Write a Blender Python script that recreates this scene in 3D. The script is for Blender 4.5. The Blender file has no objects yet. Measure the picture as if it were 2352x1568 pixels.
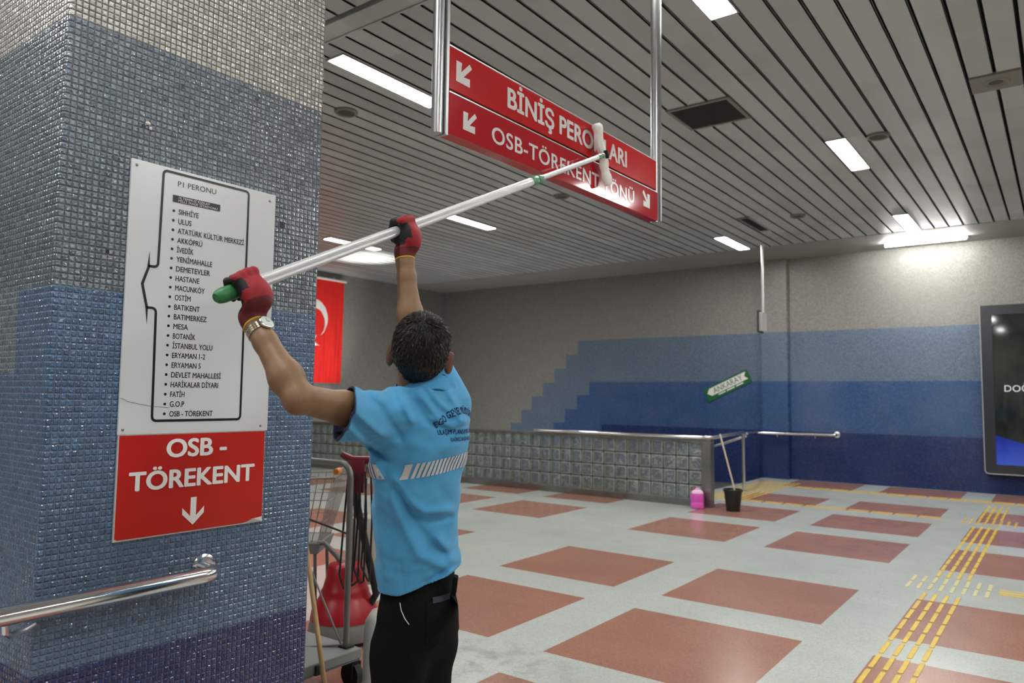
import bpy, bmesh, math, random, os
import numpy as np
from mathutils import Vector, Matrix
from mathutils.bvhtree import BVHTree
import openvdb as vdb

random.seed(7); rng = np.random.default_rng(7)
S = bpy.context.scene
COL = S.collection
V = Vector

# ------------------------------------------------------------------ camera, world, exposure
EYE = 1.55
cam_d = bpy.data.cameras.new('camera'); cam = bpy.data.objects.new('camera', cam_d); COL.objects.link(cam)
cam_d.sensor_width = 36.0; cam_d.lens = 36.0 * 1709.5 / 2352; cam_d.clip_start = 0.05; cam_d.clip_end = 80
yaw, pitch, roll = 0.6389825, 0.07445423, 0.01232848
F = V((-math.sin(yaw) * math.cos(pitch), math.cos(yaw) * math.cos(pitch), math.sin(pitch)))
R0 = V((math.cos(yaw), math.sin(yaw), 0)); U0 = R0.cross(F)
RR = R0 * math.cos(roll) + U0 * math.sin(roll); UU = U0 * math.cos(roll) - R0 * math.sin(roll)
cam.matrix_world = Matrix(((RR.x, UU.x, -F.x, 0), (RR.y, UU.y, -F.y, 0), (RR.z, UU.z, -F.z, EYE), (0, 0, 0, 1)))
cam_d.dof.use_dof = True; cam_d.dof.focus_distance = 2.7; cam_d.dof.aperture_fstop = 3.5
S.camera = cam
w = bpy.data.worlds.new('station'); S.world = w; w.use_nodes = True
w.node_tree.nodes['Background'].inputs[0].default_value = (0.05, 0.05, 0.055, 1)
w.node_tree.nodes['Background'].inputs[1].default_value = 0.2
S.view_settings.view_transform = 'Standard'; S.view_settings.look = 'None'
S.view_settings.gamma = 1; S.view_settings.use_curve_mapping = False
S.view_settings.exposure = 0.55
S.cycles.max_bounces = 6; S.cycles.diffuse_bounces = 3; S.cycles.glossy_bounces = 3
S.cycles.transparent_max_bounces = 10; S.cycles.caustics_reflective = False; S.cycles.caustics_refractive = False
S.cycles.sample_clamp_indirect = 4.0
LAMP = 46.0            # radiance of the ceiling lamp diffusers
CEIL = 4.4

# ------------------------------------------------------------------ object helpers
WOFF = {}
def link(o, parent=None):
    COL.objects.link(o)
    if parent is not None: o.parent = parent
    return o
def thing(name, label, cat, loc=(0, 0, 0), group=None):
    o = bpy.data.objects.new(name, None); o.empty_display_size = 0.1; link(o)
    o.location = loc; o['label'] = label; o['category'] = cat
    if group: o['group'] = group
    WOFF[o.name] = V(loc)
    return o
def tag(o, label, cat, group=None):
    o['label'] = label; o['category'] = cat
    if group: o['group'] = group
    return o
class MB:
    """collects verts and faces in world space, then becomes ONE mesh object"""
    def __init__(s): s.v = []; s.f = []; s.m = []; s.mi = 0
    def add(s, vs, fs):
        b = len(s.v); s.v += [tuple(p) for p in vs]
        for f in fs: s.f.append([i + b for i in f]); s.m.append(s.mi)
        return s
    def box(s, x0, x1, y0, y1, z0, z1):
        vs = [(x, y, z) for z in (z0, z1) for y in (y0, y1) for x in (x0, x1)]
        return s.add(vs, [(0, 2, 3, 1), (4, 5, 7, 6), (0, 1, 5, 4), (2, 6, 7, 3), (0, 4, 6, 2), (1, 3, 7, 5)])
    def obox(s, c, ax, ay, az):
        c, ax, ay, az = map(V, (c, ax, ay, az))
        vs = [c + ax * i + ay * j + az * k for k in (-1, 1) for j in (-1, 1) for i in (-1, 1)]
        return s.add(vs, [(0, 2, 3, 1), (4, 5, 7, 6), (0, 1, 5, 4), (2, 6, 7, 3), (0, 4, 6, 2), (1, 3, 7, 5)])
    def loft(s, rings, caps=(True, True), closed=False):
        n = len(rings[0]); vs = [p for r in rings for p in r]; fs = []
        m = len(rings)
        for i in range(m if closed else m - 1):
            a, b = i * n, ((i + 1) % m) * n
            for j in range(n): fs.append((a + j, a + (j + 1) % n, b + (j + 1) % n, b + j))
        if not closed:
            if caps[0]: fs.append(tuple(reversed(range(n))))
            if caps[1]: fs.append(tuple(range((m - 1) * n, m * n)))
        return s.add(vs, fs)
    def tube(s, pts, r, n=12, caps=(True, True), closed=False):
        pts = [V(p) for p in pts]; m = len(pts)
        rs = r if isinstance(r, (list, tuple)) else [r] * m
        rings = []; prev = None
        for i, p in enumerate(pts):
            if closed: t = (pts[(i + 1) % m] - pts[i - 1]).normalized()
            else: t = ((pts[min(i + 1, m - 1)] - pts[max(i - 1, 0)])).normalized()
            if prev is None:
                u = t.cross(V((0, 0, 1)));
                if u.length < 1e-3: u = t.cross(V((1, 0, 0)))
                u.normalize()
            else:
                u = (prev - t * prev.dot(t)).normalized()
            prev = u; v = t.cross(u)
            rings.append([p + (u * math.cos(2 * math.pi * k / n) + v * math.sin(2 * math.pi * k / n)) * rs[i] for k in range(n)])
        return s.loft(rings, caps, closed)
    def lathe(s, c, prof, axis=(0, 0, 1), n=24):
        c = V(c); a = V(axis).normalized(); u = a.orthogonal().normalized(); v = a.cross(u)
        rings = [[c + a * h + (u * math.cos(2 * math.pi * k / n) + v * math.sin(2 * math.pi * k / n)) * r for k in range(n)] for r, h in prof]
        return s.loft(rings)
    def ball(s, c, r, n=12, scale=(1, 1, 1)):
        c = V(c); rings = []
        for i in range(1, n // 2 + 1):
            t = math.pi * i / (n // 2 + 1)
            rings.append([c + V((math.sin(t) * math.cos(2 * math.pi * k / n) * r * scale[0], math.sin(t) * math.sin(2 * math.pi * k / n) * r * scale[1], -math.cos(t) * r * scale[2])) for k in range(n)])
        return s.loft(rings)
    def prism(s, poly, o, ax, ay, depth):
        """2D polygon poly laid in plane (o; ax, ay), extruded along ax x ay by depth"""
        o, ax, ay = V(o), V(ax), V(ay); nz = ax.cross(ay).normalized() * depth; n = len(poly)
        vs = [o + ax * p[0] + ay * p[1] for p in poly] + [o + ax * p[0] + ay * p[1] + nz for p in poly]
        fs = [tuple(reversed(range(n))), tuple(range(n, 2 * n))] + [(i, (i + 1) % n, n + (i + 1) % n, n + i) for i in range(n)]
        return s.add(vs, fs)
    def build(s, name, mats, parent=None, smooth=False, bevel=0, bseg=2, angle=35):
        mats = mats if isinstance(mats, (list, tuple)) else [mats]
        off = V((0, 0, 0))
        if parent is not None: off = WOFF[parent.name]
        elif s.v:
            a = np.array(s.v); off = V(((a[:, 0].min() + a[:, 0].max()) / 2, (a[:, 1].min() + a[:, 1].max()) / 2, a[:, 2].min()))
        me = bpy.data.meshes.new(name)
        me.from_pydata([tuple(V(p) - off) for p in s.v], [], s.f); 
        for m in mats: me.materials.append(m)
        me.polygons.foreach_set('material_index', s.m)
        if bevel or True:
            bm = bmesh.new(); bm.from_mesh(me)
            bmesh.ops.recalc_face_normals(bm, faces=bm.faces)
            if bevel:
                es = [e for e in bm.edges if len(e.link_faces) == 2 and e.calc_face_angle(0) > math.radians(angle)]
                bmesh.ops.bevel(bm, geom=es, offset=bevel, segments=bseg, profile=0.5, affect='EDGES', clamp_overlap=True)
            bm.to_mesh(me); bm.free()
        if smooth:
            me.polygons.foreach_set('use_smooth', [True] * len(me.polygons)); me.set_sharp_from_angle(angle=math.radians(angle))
        o = bpy.data.objects.new(name, me); link(o, parent)
        if parent is None: o.location = off
        WOFF[o.name] = off
        return o
def struct(o): o['kind'] = 'structure'; return o

# ------------------------------------------------------------------ text
_cap = {}
def text_geo(body, weight='B', res=3, spacing=1.0):
    """glyph outlines of the built-in typeface: R regular, M medium (regular thickened), B bold"""
    cu = bpy.data.curves.new('t', 'FONT'); cu.body = body; cu.size = 1.0; cu.resolution_u = res
    cu.space_character = spacing
    if weight in 'BXH':
        for f in cu.body_format: f.use_bold = True
    ob = bpy.data.objects.new('t', cu); COL.objects.link(ob)
    dg = bpy.context.evaluated_depsgraph_get()
    me = bpy.data.meshes.new_from_object(ob.evaluated_get(dg))
    vs = np.array([v.co[:] for v in me.vertices]); fs = [tuple(p.vertices) for p in me.polygons]
    bpy.data.objects.remove(ob); bpy.data.curves.remove(cu); bpy.data.meshes.remove(me)
    if weight in 'MXH':
        e = {'M': .02, 'X': .017, 'H': .034}[weight]
        n = len(vs); sh = [(e * math.cos(q * .7854), .7 * e * math.sin(q * .7854)) for q in range(8)]
        fs = [tuple(i + n * k for i in f) for k in range(8) for f in fs]
        vs = np.concatenate([vs + np.array([dx, dy, 0.002 * i]) for i, (dx, dy) in enumerate(sh)])
    return vs, fs
def lettering(mb, body, o, ax, ay, width, cap, weight='B', depth=0.0008, spacing=1.0):
    """flat lettering: baseline starts at o, runs width along ax, capitals cap high along ay"""
    vs, fs = text_geo(body, weight, 8 if cap > .03 else 3, spacing=spacing)
    if weight not in _cap: _cap[weight] = text_geo('H', weight)[0][:, 1]
    c0, c1 = _cap[weight].min(), _cap[weight].max()
    x0, x1 = vs[:, 0].min(), vs[:, 0].max()
    o, ax, ay = V(o), V(ax).normalized(), V(ay).normalized(); nz = ax.cross(ay)
    pts = [o + ax * ((p[0] - x0) / (x1 - x0) * width) + ay * ((p[1] - c0) / (c1 - c0) * cap) + nz * (depth + p[2] * cap * .5) for p in vs]
    mb.add(pts, fs)
    return mb

# ------------------------------------------------------------------ materials
def srgb(r, g, b): return tuple(((c / 255) / 12.92 if c / 255 < .04045 else ((c / 255 + .055) / 1.055) ** 2.4) for c in (r, g, b)) + (1,)
class NT:
    def __init__(s, name):
        s.mat = bpy.data.materials.new(name); s.mat.use_nodes = True; s.t = s.mat.node_tree
        s.b = s.t.nodes['Principled BSDF']; s.out = s.t.nodes['Material Output']
    def n(s, typ, **kw):
        nd = s.t.nodes.new(typ)
        for k, v in kw.items(): setattr(nd, k, v)
        return nd
    def l(s, a, b): s.t.links.new(a, b)
    def put(s, sock, v):
        if hasattr(v, 'is_output'): s.l(v, sock)
        else: sock.default_value = v
    def m(s, op, a, b=0.0, c=0.0):
        nd = s.n('ShaderNodeMath', operation=op)
        for i, v in enumerate((a, b, c)): s.put(nd.inputs[i], v)
        return nd.outputs[0]
    def vm(s, op, a, b=(0, 0, 0)):
        nd = s.n('ShaderNodeVectorMath', operation=op); s.put(nd.inputs[0], a)
        if op == 'SCALE': s.put(nd.inputs['Scale'], b)
        else: s.put(nd.inputs[1], b)
        return nd.outputs[0]
    def mix(s, f, a, b):
        nd = s.n('ShaderNodeMix', data_type='RGBA'); s.put(nd.inputs[0], f); s.put(nd.inputs[6], a); s.put(nd.inputs[7], b)
        return nd.outputs[2]
    def ramp(s, x, lo, hi):
        nd = s.n('ShaderNodeMapRange'); nd.clamp = True; s.put(nd.inputs[0], x); nd.inputs[1].default_value = lo; nd.inputs[2].default_value = hi
        return nd.outputs[0]
    def noise(s, vec, scale, detail=3.0, rough=.55):
        nd = s.n('ShaderNodeTexNoise'); s.l(vec, nd.inputs['Vector']); nd.inputs['Scale'].default_value = scale
        nd.inputs['Detail'].default_value = detail; nd.inputs['Roughness'].default_value = rough
        return nd.outputs[0]
    def pos(s): return s.n('ShaderNodeNewGeometry').outputs['Position']
    def sep(s, v): nd = s.n('ShaderNodeSeparateXYZ'); s.l(v, nd.inputs[0]); return nd.outputs
    def comb(s, x, y, z):
        nd = s.n('ShaderNodeCombineXYZ')
        for i, v in enumerate((x, y, z)): s.put(nd.inputs[i], v)
        return nd.outputs[0]
    def bump(s, h, strength, dist=0.002):
        nd = s.n('ShaderNodeBump'); nd.inputs['Strength'].default_value = strength; nd.inputs['Distance'].default_value = dist
        s.l(h, nd.inputs['Height']); return nd.outputs[0]
def mat(name, col, rough=.5, metal=0, spec=.5, var=0, vscale=30, bump=0, bscale=200, coat=0, emit=None, estr=0):
    t = NT(name); b = t.b
    b.inputs['Roughness'].default_value = rough; b.inputs['Metallic'].default_value = metal
    b.inputs['Specular IOR Level'].default_value = spec; b.inputs['Coat Weight'].default_value = coat
    b.inputs['Base Color'].default_value = col
    p = t.n('ShaderNodeTexCoord').outputs['Object'] if (var or bump) else None
    if var:
        n = t.noise(p, vscale); d = tuple(c * (1 - var) for c in col[:3]) + (1,); e = tuple(min(1, c * (1 + var)) for c in col[:3]) + (1,)
        t.put(b.inputs['Base Color'], t.mix(t.ramp(n, .3, .7), d, e))
        t.put(b.inputs['Roughness'], t.m('ADD', rough - .05, t.m('MULTIPLY', n, .1)))
    if bump: t.put(b.inputs['Normal'], t.bump(t.noise(p, bscale), bump))
    if emit:
        b.inputs['Emission Color'].default_value = emit; b.inputs['Emission Strength'].default_value = estr
    return t.mat

def mosaic(name, pitch, bands, zones, hx='X', rough=.14, pillow=.55, tilt=.10, grout=(70, 70, 68), gw=.10, mixin=.12, spec=.5, ripple=.5):
    """glass mosaic: zones = colours from the top down, bands = their lower edges as node expressions(t, u, z)"""
    t = NT(name); b = t.b
    geo = t.n('ShaderNodeNewGeometry'); P = t.sep(geo.outputs['Position']); Nn = geo.outputs['True Normal']; ns = t.sep(Nn)
    if hx == 'auto': 
        isx = t.m('GREATER_THAN', t.m('ABSOLUTE', ns[0]), .5)
        u = t.m('ADD', t.m('MULTIPLY', P[1], isx), t.m('MULTIPLY', P[0], t.m('SUBTRACT', 1, isx)))
    else:
        isx = None; u = P[0] if hx == 'X' else P[1]
    z = P[2]
    us = t.m('DIVIDE', u, pitch); vs = t.m('DIVIDE', z, pitch)
    cu = t.m('FLOOR', us); cv = t.m('FLOOR', vs); fu = t.m('FRACT', us); fv = t.m('FRACT', vs)
    wn = t.n('ShaderNodeTexWhiteNoise', noise_dimensions='3D'); t.l(t.comb(cu, cv, 3.3), wn.inputs['Vector'])
    wc = t.sep(wn.outputs['Color'])
    # ragged tile edges
    nz = t.noise(t.comb(us, vs, t.m('MULTIPLY', P[0] if hx != 'X' else P[1], 9)), 1.3, 1.0)
    eu = t.m('MINIMUM', fu, t.m('SUBTRACT', 1, fu)); ev = t.m('MINIMUM', fv, t.m('SUBTRACT', 1, fv))
    e = t.m('ADD', t.m('SMOOTH_MIN', eu, ev, .12), t.m('MULTIPLY', t.m('SUBTRACT', nz, .5), .08))
    mask = t.ramp(e, gw * .55, gw)
    hgt = t.ramp(e, gw * .5, gw * 2.3)
    # band colour, evaluated on the tile's centre
    uc = t.m('MULTIPLY', t.m('ADD', cu, .5), pitch); zc = t.m('MULTIPLY', t.m('ADD', cv, .5), pitch)
    col = srgb(*zones[0][0]); col2 = srgb(*zones[0][1])
    rnd = wc[0]
    c = t.mix(rnd, col, col2)
    for (ca, cb), edge in zip(zones[1:], bands):
        k = t.m('LESS_THAN', zc, edge(t, uc, zc, isx))
        c = t.mix(k, c, t.mix(rnd, srgb(*ca), srgb(*cb)))
    hs = t.n('ShaderNodeHueSaturation'); t.l(c, hs.inputs['Color'])
    t.put(hs.inputs['Value'], t.m('ADD', 1 - mixin, t.m('MULTIPLY', wc[1], 2 * mixin)))
    # broad dirt
    dn = t.noise(geo.outputs['Position'], 1.7, 4.0)
    t.put(hs.inputs['Saturation'], t.m('ADD', .75, t.m('MULTIPLY', dn, .5)))
    gsc = t.n('ShaderNodeHueSaturation'); t.l(c, gsc.inputs['Color']); gsc.inputs['Value'].default_value = .80; gsc.inputs['Saturation'].default_value = .85
    gcol = gsc.outputs[0]
    if grout: gcol = t.mix(t.m('LESS_THAN', z, 1.877), srgb(*grout), gcol)
    base = t.mix(mask, gcol, hs.outputs[0])
    t.put(b.inputs['Base Color'], base)
    t.put(b.inputs['Roughness'], t.m('ADD', t.m('MULTIPLY', t.m('SUBTRACT', 1, mask), .6), t.m('ADD', rough, t.m('MULTIPLY', wc[2], .12))))
    b.inputs['Specular IOR Level'].default_value = spec
    bn = t.bump(t.m('ADD', hgt, t.m('MULTIPLY', t.noise(t.comb(us, vs, 0.0), 2.2, 1.0), ripple)), pillow, pitch * .22)
    tl = t.vm('MULTIPLY', t.vm('SUBTRACT', wn.outputs['Color'], (.5, .5, .5)), (tilt, tilt, tilt))
    t.put(b.inputs['Normal'], t.vm('NORMALIZE', t.vm('ADD', bn, tl)))
    return t.mat

def edge_const(h): return lambda t, u, z, isx: h
def edge_steps(h, x0, w=.333):
    # the band edge comes down in square steps left of x0
    return lambda t, u, z, isx: t.m('SUBTRACT', h, t.m('MULTIPLY', t.m('MAXIMUM', t.m('CEIL', t.m('DIVIDE', t.m('SUBTRACT', x0, u), w)), 0.0), w))
def edge_pillar(h, x0, drop):
    def f(t, u, z, isx):
        k = t.m('MULTIPLY', t.m('LESS_THAN', u, x0), t.m('SUBTRACT', 1, isx))
        return t.m('SUBTRACT', h, t.m('MULTIPLY', k, drop))
    return f

GREY = ((150, 149, 143), (134, 133, 128)); LBLUE = ((106, 124, 146), (92, 109, 131)); MBLUE = ((56, 90, 142), (46, 77, 126)); DBLUE = ((9, 43, 106), (6, 34, 90))
M = {}
M['mosaic_far'] = mosaic('mosaic_far', .021, [edge_steps(2.91, -9.37), edge_steps(1.94, -9.06), edge_steps(.95, -8.71)], [GREY, LBLUE, MBLUE, DBLUE], 'auto', rough=.2, tilt=.10, gw=.09, grout=None, mixin=.08)
M['mosaic_side'] = mosaic('mosaic_side', .021, [], [GREY], 'Y', rough=.25, tilt=.10, gw=.09, grout=None, mixin=.08)
M['mosaic_pillar'] = mosaic('mosaic_pillar', .0193, [edge_const(2.725), edge_pillar(1.877, -2.70, .28), edge_const(.722)],
    [((206, 205, 199), (178, 177, 171)), ((130, 146, 157), (100, 115, 128)), ((92, 123, 156), (78, 107, 138)), ((34, 56, 116), (26, 44, 98))], 'auto', rough=.04, pillow=1.0, tilt=.22, grout=(74, 76, 76), gw=.105, mixin=.16, spec=.8, ripple=1.0)

def floor_mat(name, ca, cb, speck, rough):
    t = NT(name); p = t.pos(); b = t.b
    big = t.noise(p, .9, 4.0); fine = t.noise(p, 260, 2.0); vor = t.n('ShaderNodeTexVoronoi'); t.l(p, vor.inputs['Vector']); vor.inputs['Scale'].default_value = 170
    c = t.mix(t.ramp(big, .35, .65), ca, cb)
    vs = t.sep(vor.outputs['Color'])
    c = t.mix(t.m('MULTIPLY', t.m('GREATER_THAN', vs[0], .62), .5), c, speck)
    c = t.mix(t.m('MULTIPLY', t.ramp(fine, .45, .75), .25), c, speck)
    # scuffed dirty patch on the floor beyond the worker
    q = t.sep(p); dx = t.m('DIVIDE', t.m('SUBTRACT', q[0], -2.75), .55); dy = t.m('DIVIDE', t.m('SUBTRACT', q[1], 3.55), .4)
    r = t.m('SQRT', t.m('ADD', t.m('MULTIPLY', dx, dx), t.m('MULTIPLY', dy, dy)))
    k = t.m('MULTIPLY', t.m('SUBTRACT', 1, t.ramp(r, .2, 1.2)), t.ramp(t.noise(p, 7, 5.0), .46, .68))
    c = t.mix(t.m('MULTIPLY', k, .45), c, srgb(70, 68, 64))
    t.put(b.inputs['Base Color'], c)
    t.put(b.inputs['Roughness'], t.m('ADD', rough, t.m('MULTIPLY', t.noise(p, 3.0, 3.0), .14)))
    b.inputs['Specular IOR Level'].default_value = .5
    t.put(b.inputs['Normal'], t.bump(t.noise(p, 2.5, 2.0), .05, .01))
    return t.mat
M['floor_white'] = floor_mat('floor_white', srgb(190, 195, 190), srgb(179, 184, 179), srgb(158, 163, 158), .14)
M['floor_red'] = floor_mat('floor_red', srgb(163, 117, 99), srgb(154, 109, 94), srgb(132, 93, 82), .15)

def slat_mat():
    t = NT('ceiling_slat'); p = t.pos(); q = t.sep(p); b = t.b
    wn = t.n('ShaderNodeTexWhiteNoise', noise_dimensions='2D')
    t.l(t.comb(t.m('FLOOR', t.m('DIVIDE', t.m('ADD', q[0], 1.645), .2057)), t.m('FLOOR', t.m('DIVIDE', q[1], 4.25)), 0.0), wn.inputs['Vector'])
    c = t.mix(wn.outputs['Value'], srgb(172, 178, 178), srgb(192, 198, 197))
    n = t.noise(p, 1.1, 4.0); c = t.mix(t.m('MULTIPLY', t.ramp(n, .5, .72), .35), c, srgb(146, 143, 136))
    t.put(b.inputs['Base Color'], c); b.inputs['Roughness'].default_value = .42; b.inputs['Specular IOR Level'].default_value = .35
    return t.mat
M['slat'] = slat_mat()
M['void'] = mat('ceiling_void', srgb(24, 24, 24), .9)
M['stair'] = mat('stair_stone', srgb(84, 84, 82), .6)
M['plaster'] = mat('plaster', srgb(150, 148, 143), .6, var=.06, vscale=2)
M['diffuser'] = mat('lamp_diffuser', (.9, .9, .9, 1), .4, emit=(1.0, .985, .95, 1), estr=LAMP)
M['tube_diffuser'] = mat('tube_diffuser', (.9, .9, .9, 1), .4, emit=(1.0, .985, .95, 1), estr=LAMP * 2.5)
M['lamp_frame'] = mat('lamp_frame', srgb(170, 170, 168), .4)
M['steel'] = mat('polished_steel', (.78, .78, .79, 1), .17, metal=1)
M['brushed'] = mat('brushed_steel', (.30, .295, .28, 1), .38, metal=1, var=.12, vscale=6)
M['alu'] = mat('aluminium', (.62, .63, .64, 1), .36, metal=1)
M['post_metal'] = mat('post_metal', (.40, .41, .42, 1), .32, metal=.9)
M['pole_alu'] = mat('anodised_pole', (.72, .73, .74, 1), .42, metal=.55)
M['grille'] = mat('vent_grille', srgb(52, 52, 54), .6)
M['speaker_grey'] = mat('speaker_grey', srgb(128, 126, 120), .55)
M['dark_mesh'] = mat('dark_mesh', srgb(78, 76, 72), .7)
M['sign_red'] = mat('sign_red', srgb(192, 28, 34), .12, var=.05, vscale=2, spec=.5)
M['sign_red_dark'] = mat('sign_red_dark', srgb(176, 24, 40), .085, var=.05, vscale=2, spec=.5)
M['sign_white'] = mat('sign_white', srgb(211, 215, 217), .22, var=.02, vscale=3)
M['letter_white'] = mat('letter_white', srgb(236, 236, 232), .45)
M['sign_letter'] = mat('sign_letter', srgb(228, 228, 225), .14)
M['letter_black'] = mat('letter_black', srgb(16, 16, 18), .35)
M['board_red'] = mat('board_red', srgb(188, 28, 13), .3, var=.04, vscale=3)
M['pale_edge'] = mat('pale_edge', srgb(205, 202, 198), .5)

# ------------------------------------------------------------------ the setting
XW, XE, YS, YN = -13.72, 6.5, -6.0, 15.27      # west / east / south / north faces
WX, WY = -4.93, 10.52                           # stairwell: x < WX, y > WY
def cuts(lo, hi, spans):
    e = sorted({lo, hi} | {v for s in spans for v in s if lo < v < hi}); return e
cols = [(-11.6, -10.45), (-9.92, -8.77), (-8.28, -7.13), (-6.64, -5.5), (-4.24, -3.05), (-2.624, -1.421), (-1.0, .2), (1.4, 2.6), (3.02, 4.22), (4.64, 5.84)]
rows = [(-5.5, -4.3), (-3.85, -2.65), (-1.35, -.15), (.3, 1.5), (2.245, 3.447), (3.889, 5.102), (5.55, 6.752), (8.045, 9.25), (9.79, 10.98), (11.5, 12.66), (14.02, 15.2)]
fx = cuts(XW, XE, cols + [(WX, WX)]); fy = cuts(YS, YN, rows + [(WY, WY)])
fl = MB()
for i in range(len(fx) - 1):
    for j in range(len(fy) - 1):
        cx, cy = (fx[i] + fx[i + 1]) / 2, (fy[j] + fy[j + 1]) / 2
        if cx < WX and cy > WY: continue
        red = any(a < cx < b for a, b in cols) and any(a < cy < b for a, b in rows)
        fl.mi = 1 if red else 0
        fl.add([(fx[i], fy[j], 0), (fx[i + 1], fy[j], 0), (fx[i + 1], fy[j + 1], 0), (fx[i], fy[j + 1], 0)], [(0, 1, 2, 3)])
fl.mi = 0
fl.add([(WX, WY, 0), (WX, YN, 0), (WX, YN, -.25), (WX, WY, -.25)], [(0, 1, 2, 3)])
fl.add([(XW, WY, 0), (WX, WY, 0), (WX, WY, -.25), (XW, WY, -.25)], [(0, 1, 2, 3)])
floor = struct(fl.build('floor', [M['floor_white'], M['floor_red']]))

struct(MB().box(XW - .2, XE + .2, YN, YN + .2, -4, CEIL + .3).build('wall_north', M['mosaic_far']))
struct(MB().box(XW - .2, XW, YS - .2, YN, -4, CEIL + .3).build('wall_west', M['mosaic_side']))
struct(MB().box(XE, XE + .2, YS - .2, YN, 0, CEIL + .3).build('wall_east', M['mosaic_side']))
struct(MB().box(XW, XE, YS - .2, YS, 0, CEIL + .3).build('wall_south', M['mosaic_far']))
struct(MB().box(-4.93, -4.42, 15.14, YN + .01, 0, CEIL).build('trim_1', M['mosaic_far']))            # pilaster on the north wall
# stairwell below floor level
st = MB()
for k in range(18):
    x1 = -7.4 - .3 * k
    st.box(x1 - .3, x1, WY, YN, -4, min(-.167 * (k + 1), -.167 * (k + 1)))
st.box(-7.4, WX, WY, YN, -.2, -.17)
struct(st.build('floor_stairs', M['stair']))
struct(MB().box(WX, WX + .1, WY, YN, -4, -.25).build('trim_2', M['mosaic_side']))
struct(MB().box(XW, WX, WY - .1, WY, -4, -.25).build('trim_3', M['mosaic_far']))

# slatted metal ceiling
SL = .2057; SX0 = -1.634
ce = MB(); ce.mi = 1; ce.box(XW, XE, YS, YN, CEIL + .06, CEIL + .3); ce.mi = 0
k0 = int(math.floor((XW - SX0) / SL)) ; k1 = int(math.ceil((XE - SX0) / SL))
for k in range(k0, k1):
    xa = max(XW, SX0 + k * SL + .014); xb = min(XE, SX0 + (k + 1) * SL - .008)
    if xb - xa < .02: continue
    for ya, yb in ((YS, 3.54), (3.755, 13.8)):
        ce.box(xa, xb, ya, yb, CEIL, CEIL + .012)
        ce.box(xa, xa + .004, ya, yb, CEIL, CEIL + .04); ce.box(xb - .004, xb, ya, yb, CEIL, CEIL + .04)
struct(ce.build('ceiling', [M['slat'], M['void']]))
struct(MB().box(XW, XE, 13.8, YN, CEIL - .004, CEIL + .06).build('trim_4', M['plaster']))
struct(MB().box(XW, XE, 3.57, 3.74, CEIL - .02, CEIL + .05).box(XW, XE, 3.74, 3.76, CEIL - .03, CEIL + .05).build('trim_5', M['slat'], bevel=.004))

# mosaic pillar
struct(MB().box(-3.45, -2.45, .965, 1.955, 0, CEIL + .02).build('trim_6', M['mosaic_pillar'], bevel=.008, bseg=3, smooth=True, angle=50))

# ------------------------------------------------------------------ ceiling fixtures
def make_lamp(loc):
    o = thing('ceiling_lamp', '', 'lamp', loc)
    x, y, z = loc; W, L = .098, .63
    fr = MB()
    for a in ((-W - .012, W + .012, -L - .015, -L), (-W - .012, W + .012, L, L + .015), (-W - .012, -W, -L, L), (W, W + .012, -L, L)):
        fr.box(x + a[0], x + a[1], y + a[2], y + a[3], z - .012, z + .05)
    fr.box(x - W, x + W, y - L, y + L, z + .02, z + .05)
    fr.build('lamp_frame', M['lamp_frame'], o)
    pts = []
    for sx, sy, a0 in ((1, 1, 0), (-1, 1, 90), (-1, -1, 180), (1, -1, 270)):
        for q in range(4):
            a = math.radians(a0 + q * 30); pts.append((sx * (W - .022) + .02 * math.cos(a), sy * (L - .022) + .02 * math.sin(a)))
    MB().prism(pts, (x, y, z - .008), (1, 0, 0), (0, 1, 0), .02).build('diffuser', M['diffuser'], o)
    return o
def copy_tree(o, loc, label, group=None):
    r = o.copy(); COL.objects.link(r); r.location = loc; r['label'] = label
    if group: r['group'] = group
    for ch in [c for c in bpy.data.objects if c.parent == o]:
        c = ch.copy(); COL.objects.link(c); c.parent = r
        for g in [q for q in bpy.data.objects if q.parent == ch]:
            d = g.copy(); COL.objects.link(d); d.parent = c
    return r
lamps = [((-4.86, 4.62), 'long lit ceiling lamp between the tiled pillar and the red hanging sign'),
         ((-1.94, 4.57), 'lit ceiling lamp cut by the top edge of the photo, right of the sign post'),
         ((-1.925, 9.10), 'lit ceiling lamp to the right of the dark square vent, beside a round speaker ring'),
         ((-1.93, 13.13), 'small bright ceiling lamp just above the long tube lamp by the far wall'),
         ((-4.79, 13.17), 'bright ceiling lamp by the thin hanging post at the far wall'),
         ((-7.74, 9.17), 'lit ceiling lamp below the middle of the red sign, above the man'),
         ((-10.72, 9.36), 'farthest left lit ceiling lamp, crossed by the aluminium pole'),
         ((-4.85, 9.10), 'lit ceiling lamp hidden behind the red hanging sign'),
         ((-7.74, 4.57), 'lit ceiling lamp hidden behind the tiled pillar, nearer to it'),
         ((-10.72, 4.57), 'lit ceiling lamp hidden behind the tiled pillar, farther off')]
l0 = None
for (x, y), lab in lamps:
    if l0 is None: l0 = make_lamp((x, y, CEIL)); l0['label'] = lab; l0['group'] = 'recessed ceiling lamps'
    else: copy_tree(l0, (x, y, CEIL), lab, 'recessed ceiling lamps')
for x in (-4.85, -1.94, .96, 3.86):
    for y in (-4.2, -1.9, .30, 4.57, 9.1, 13.13):  # second row: a lamp added to brighten the pillar's left face
        if (x < 0 and y > 2) or (x > -2 and y == -1.9) or (x, y) == (3.86, -4.2): continue
        if (x, y) == (.96, 9.1): x, y = 1.17, 9.05
        copy_tree(l0, (x, y, CEIL), 'ceiling lamp added out of view for more glints on the pillar tiles', 'recessed ceiling lamps out of view')

for x, y in ((2.41, 4.57), (3.86, 2.43)):  # extra lamps between the regular ones, added for glints on the pillar
    copy_tree(l0, (x, y, CEIL), 'ceiling lamp added out of view for more glints on the pillar tiles', 'recessed ceiling lamps out of view')

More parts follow.
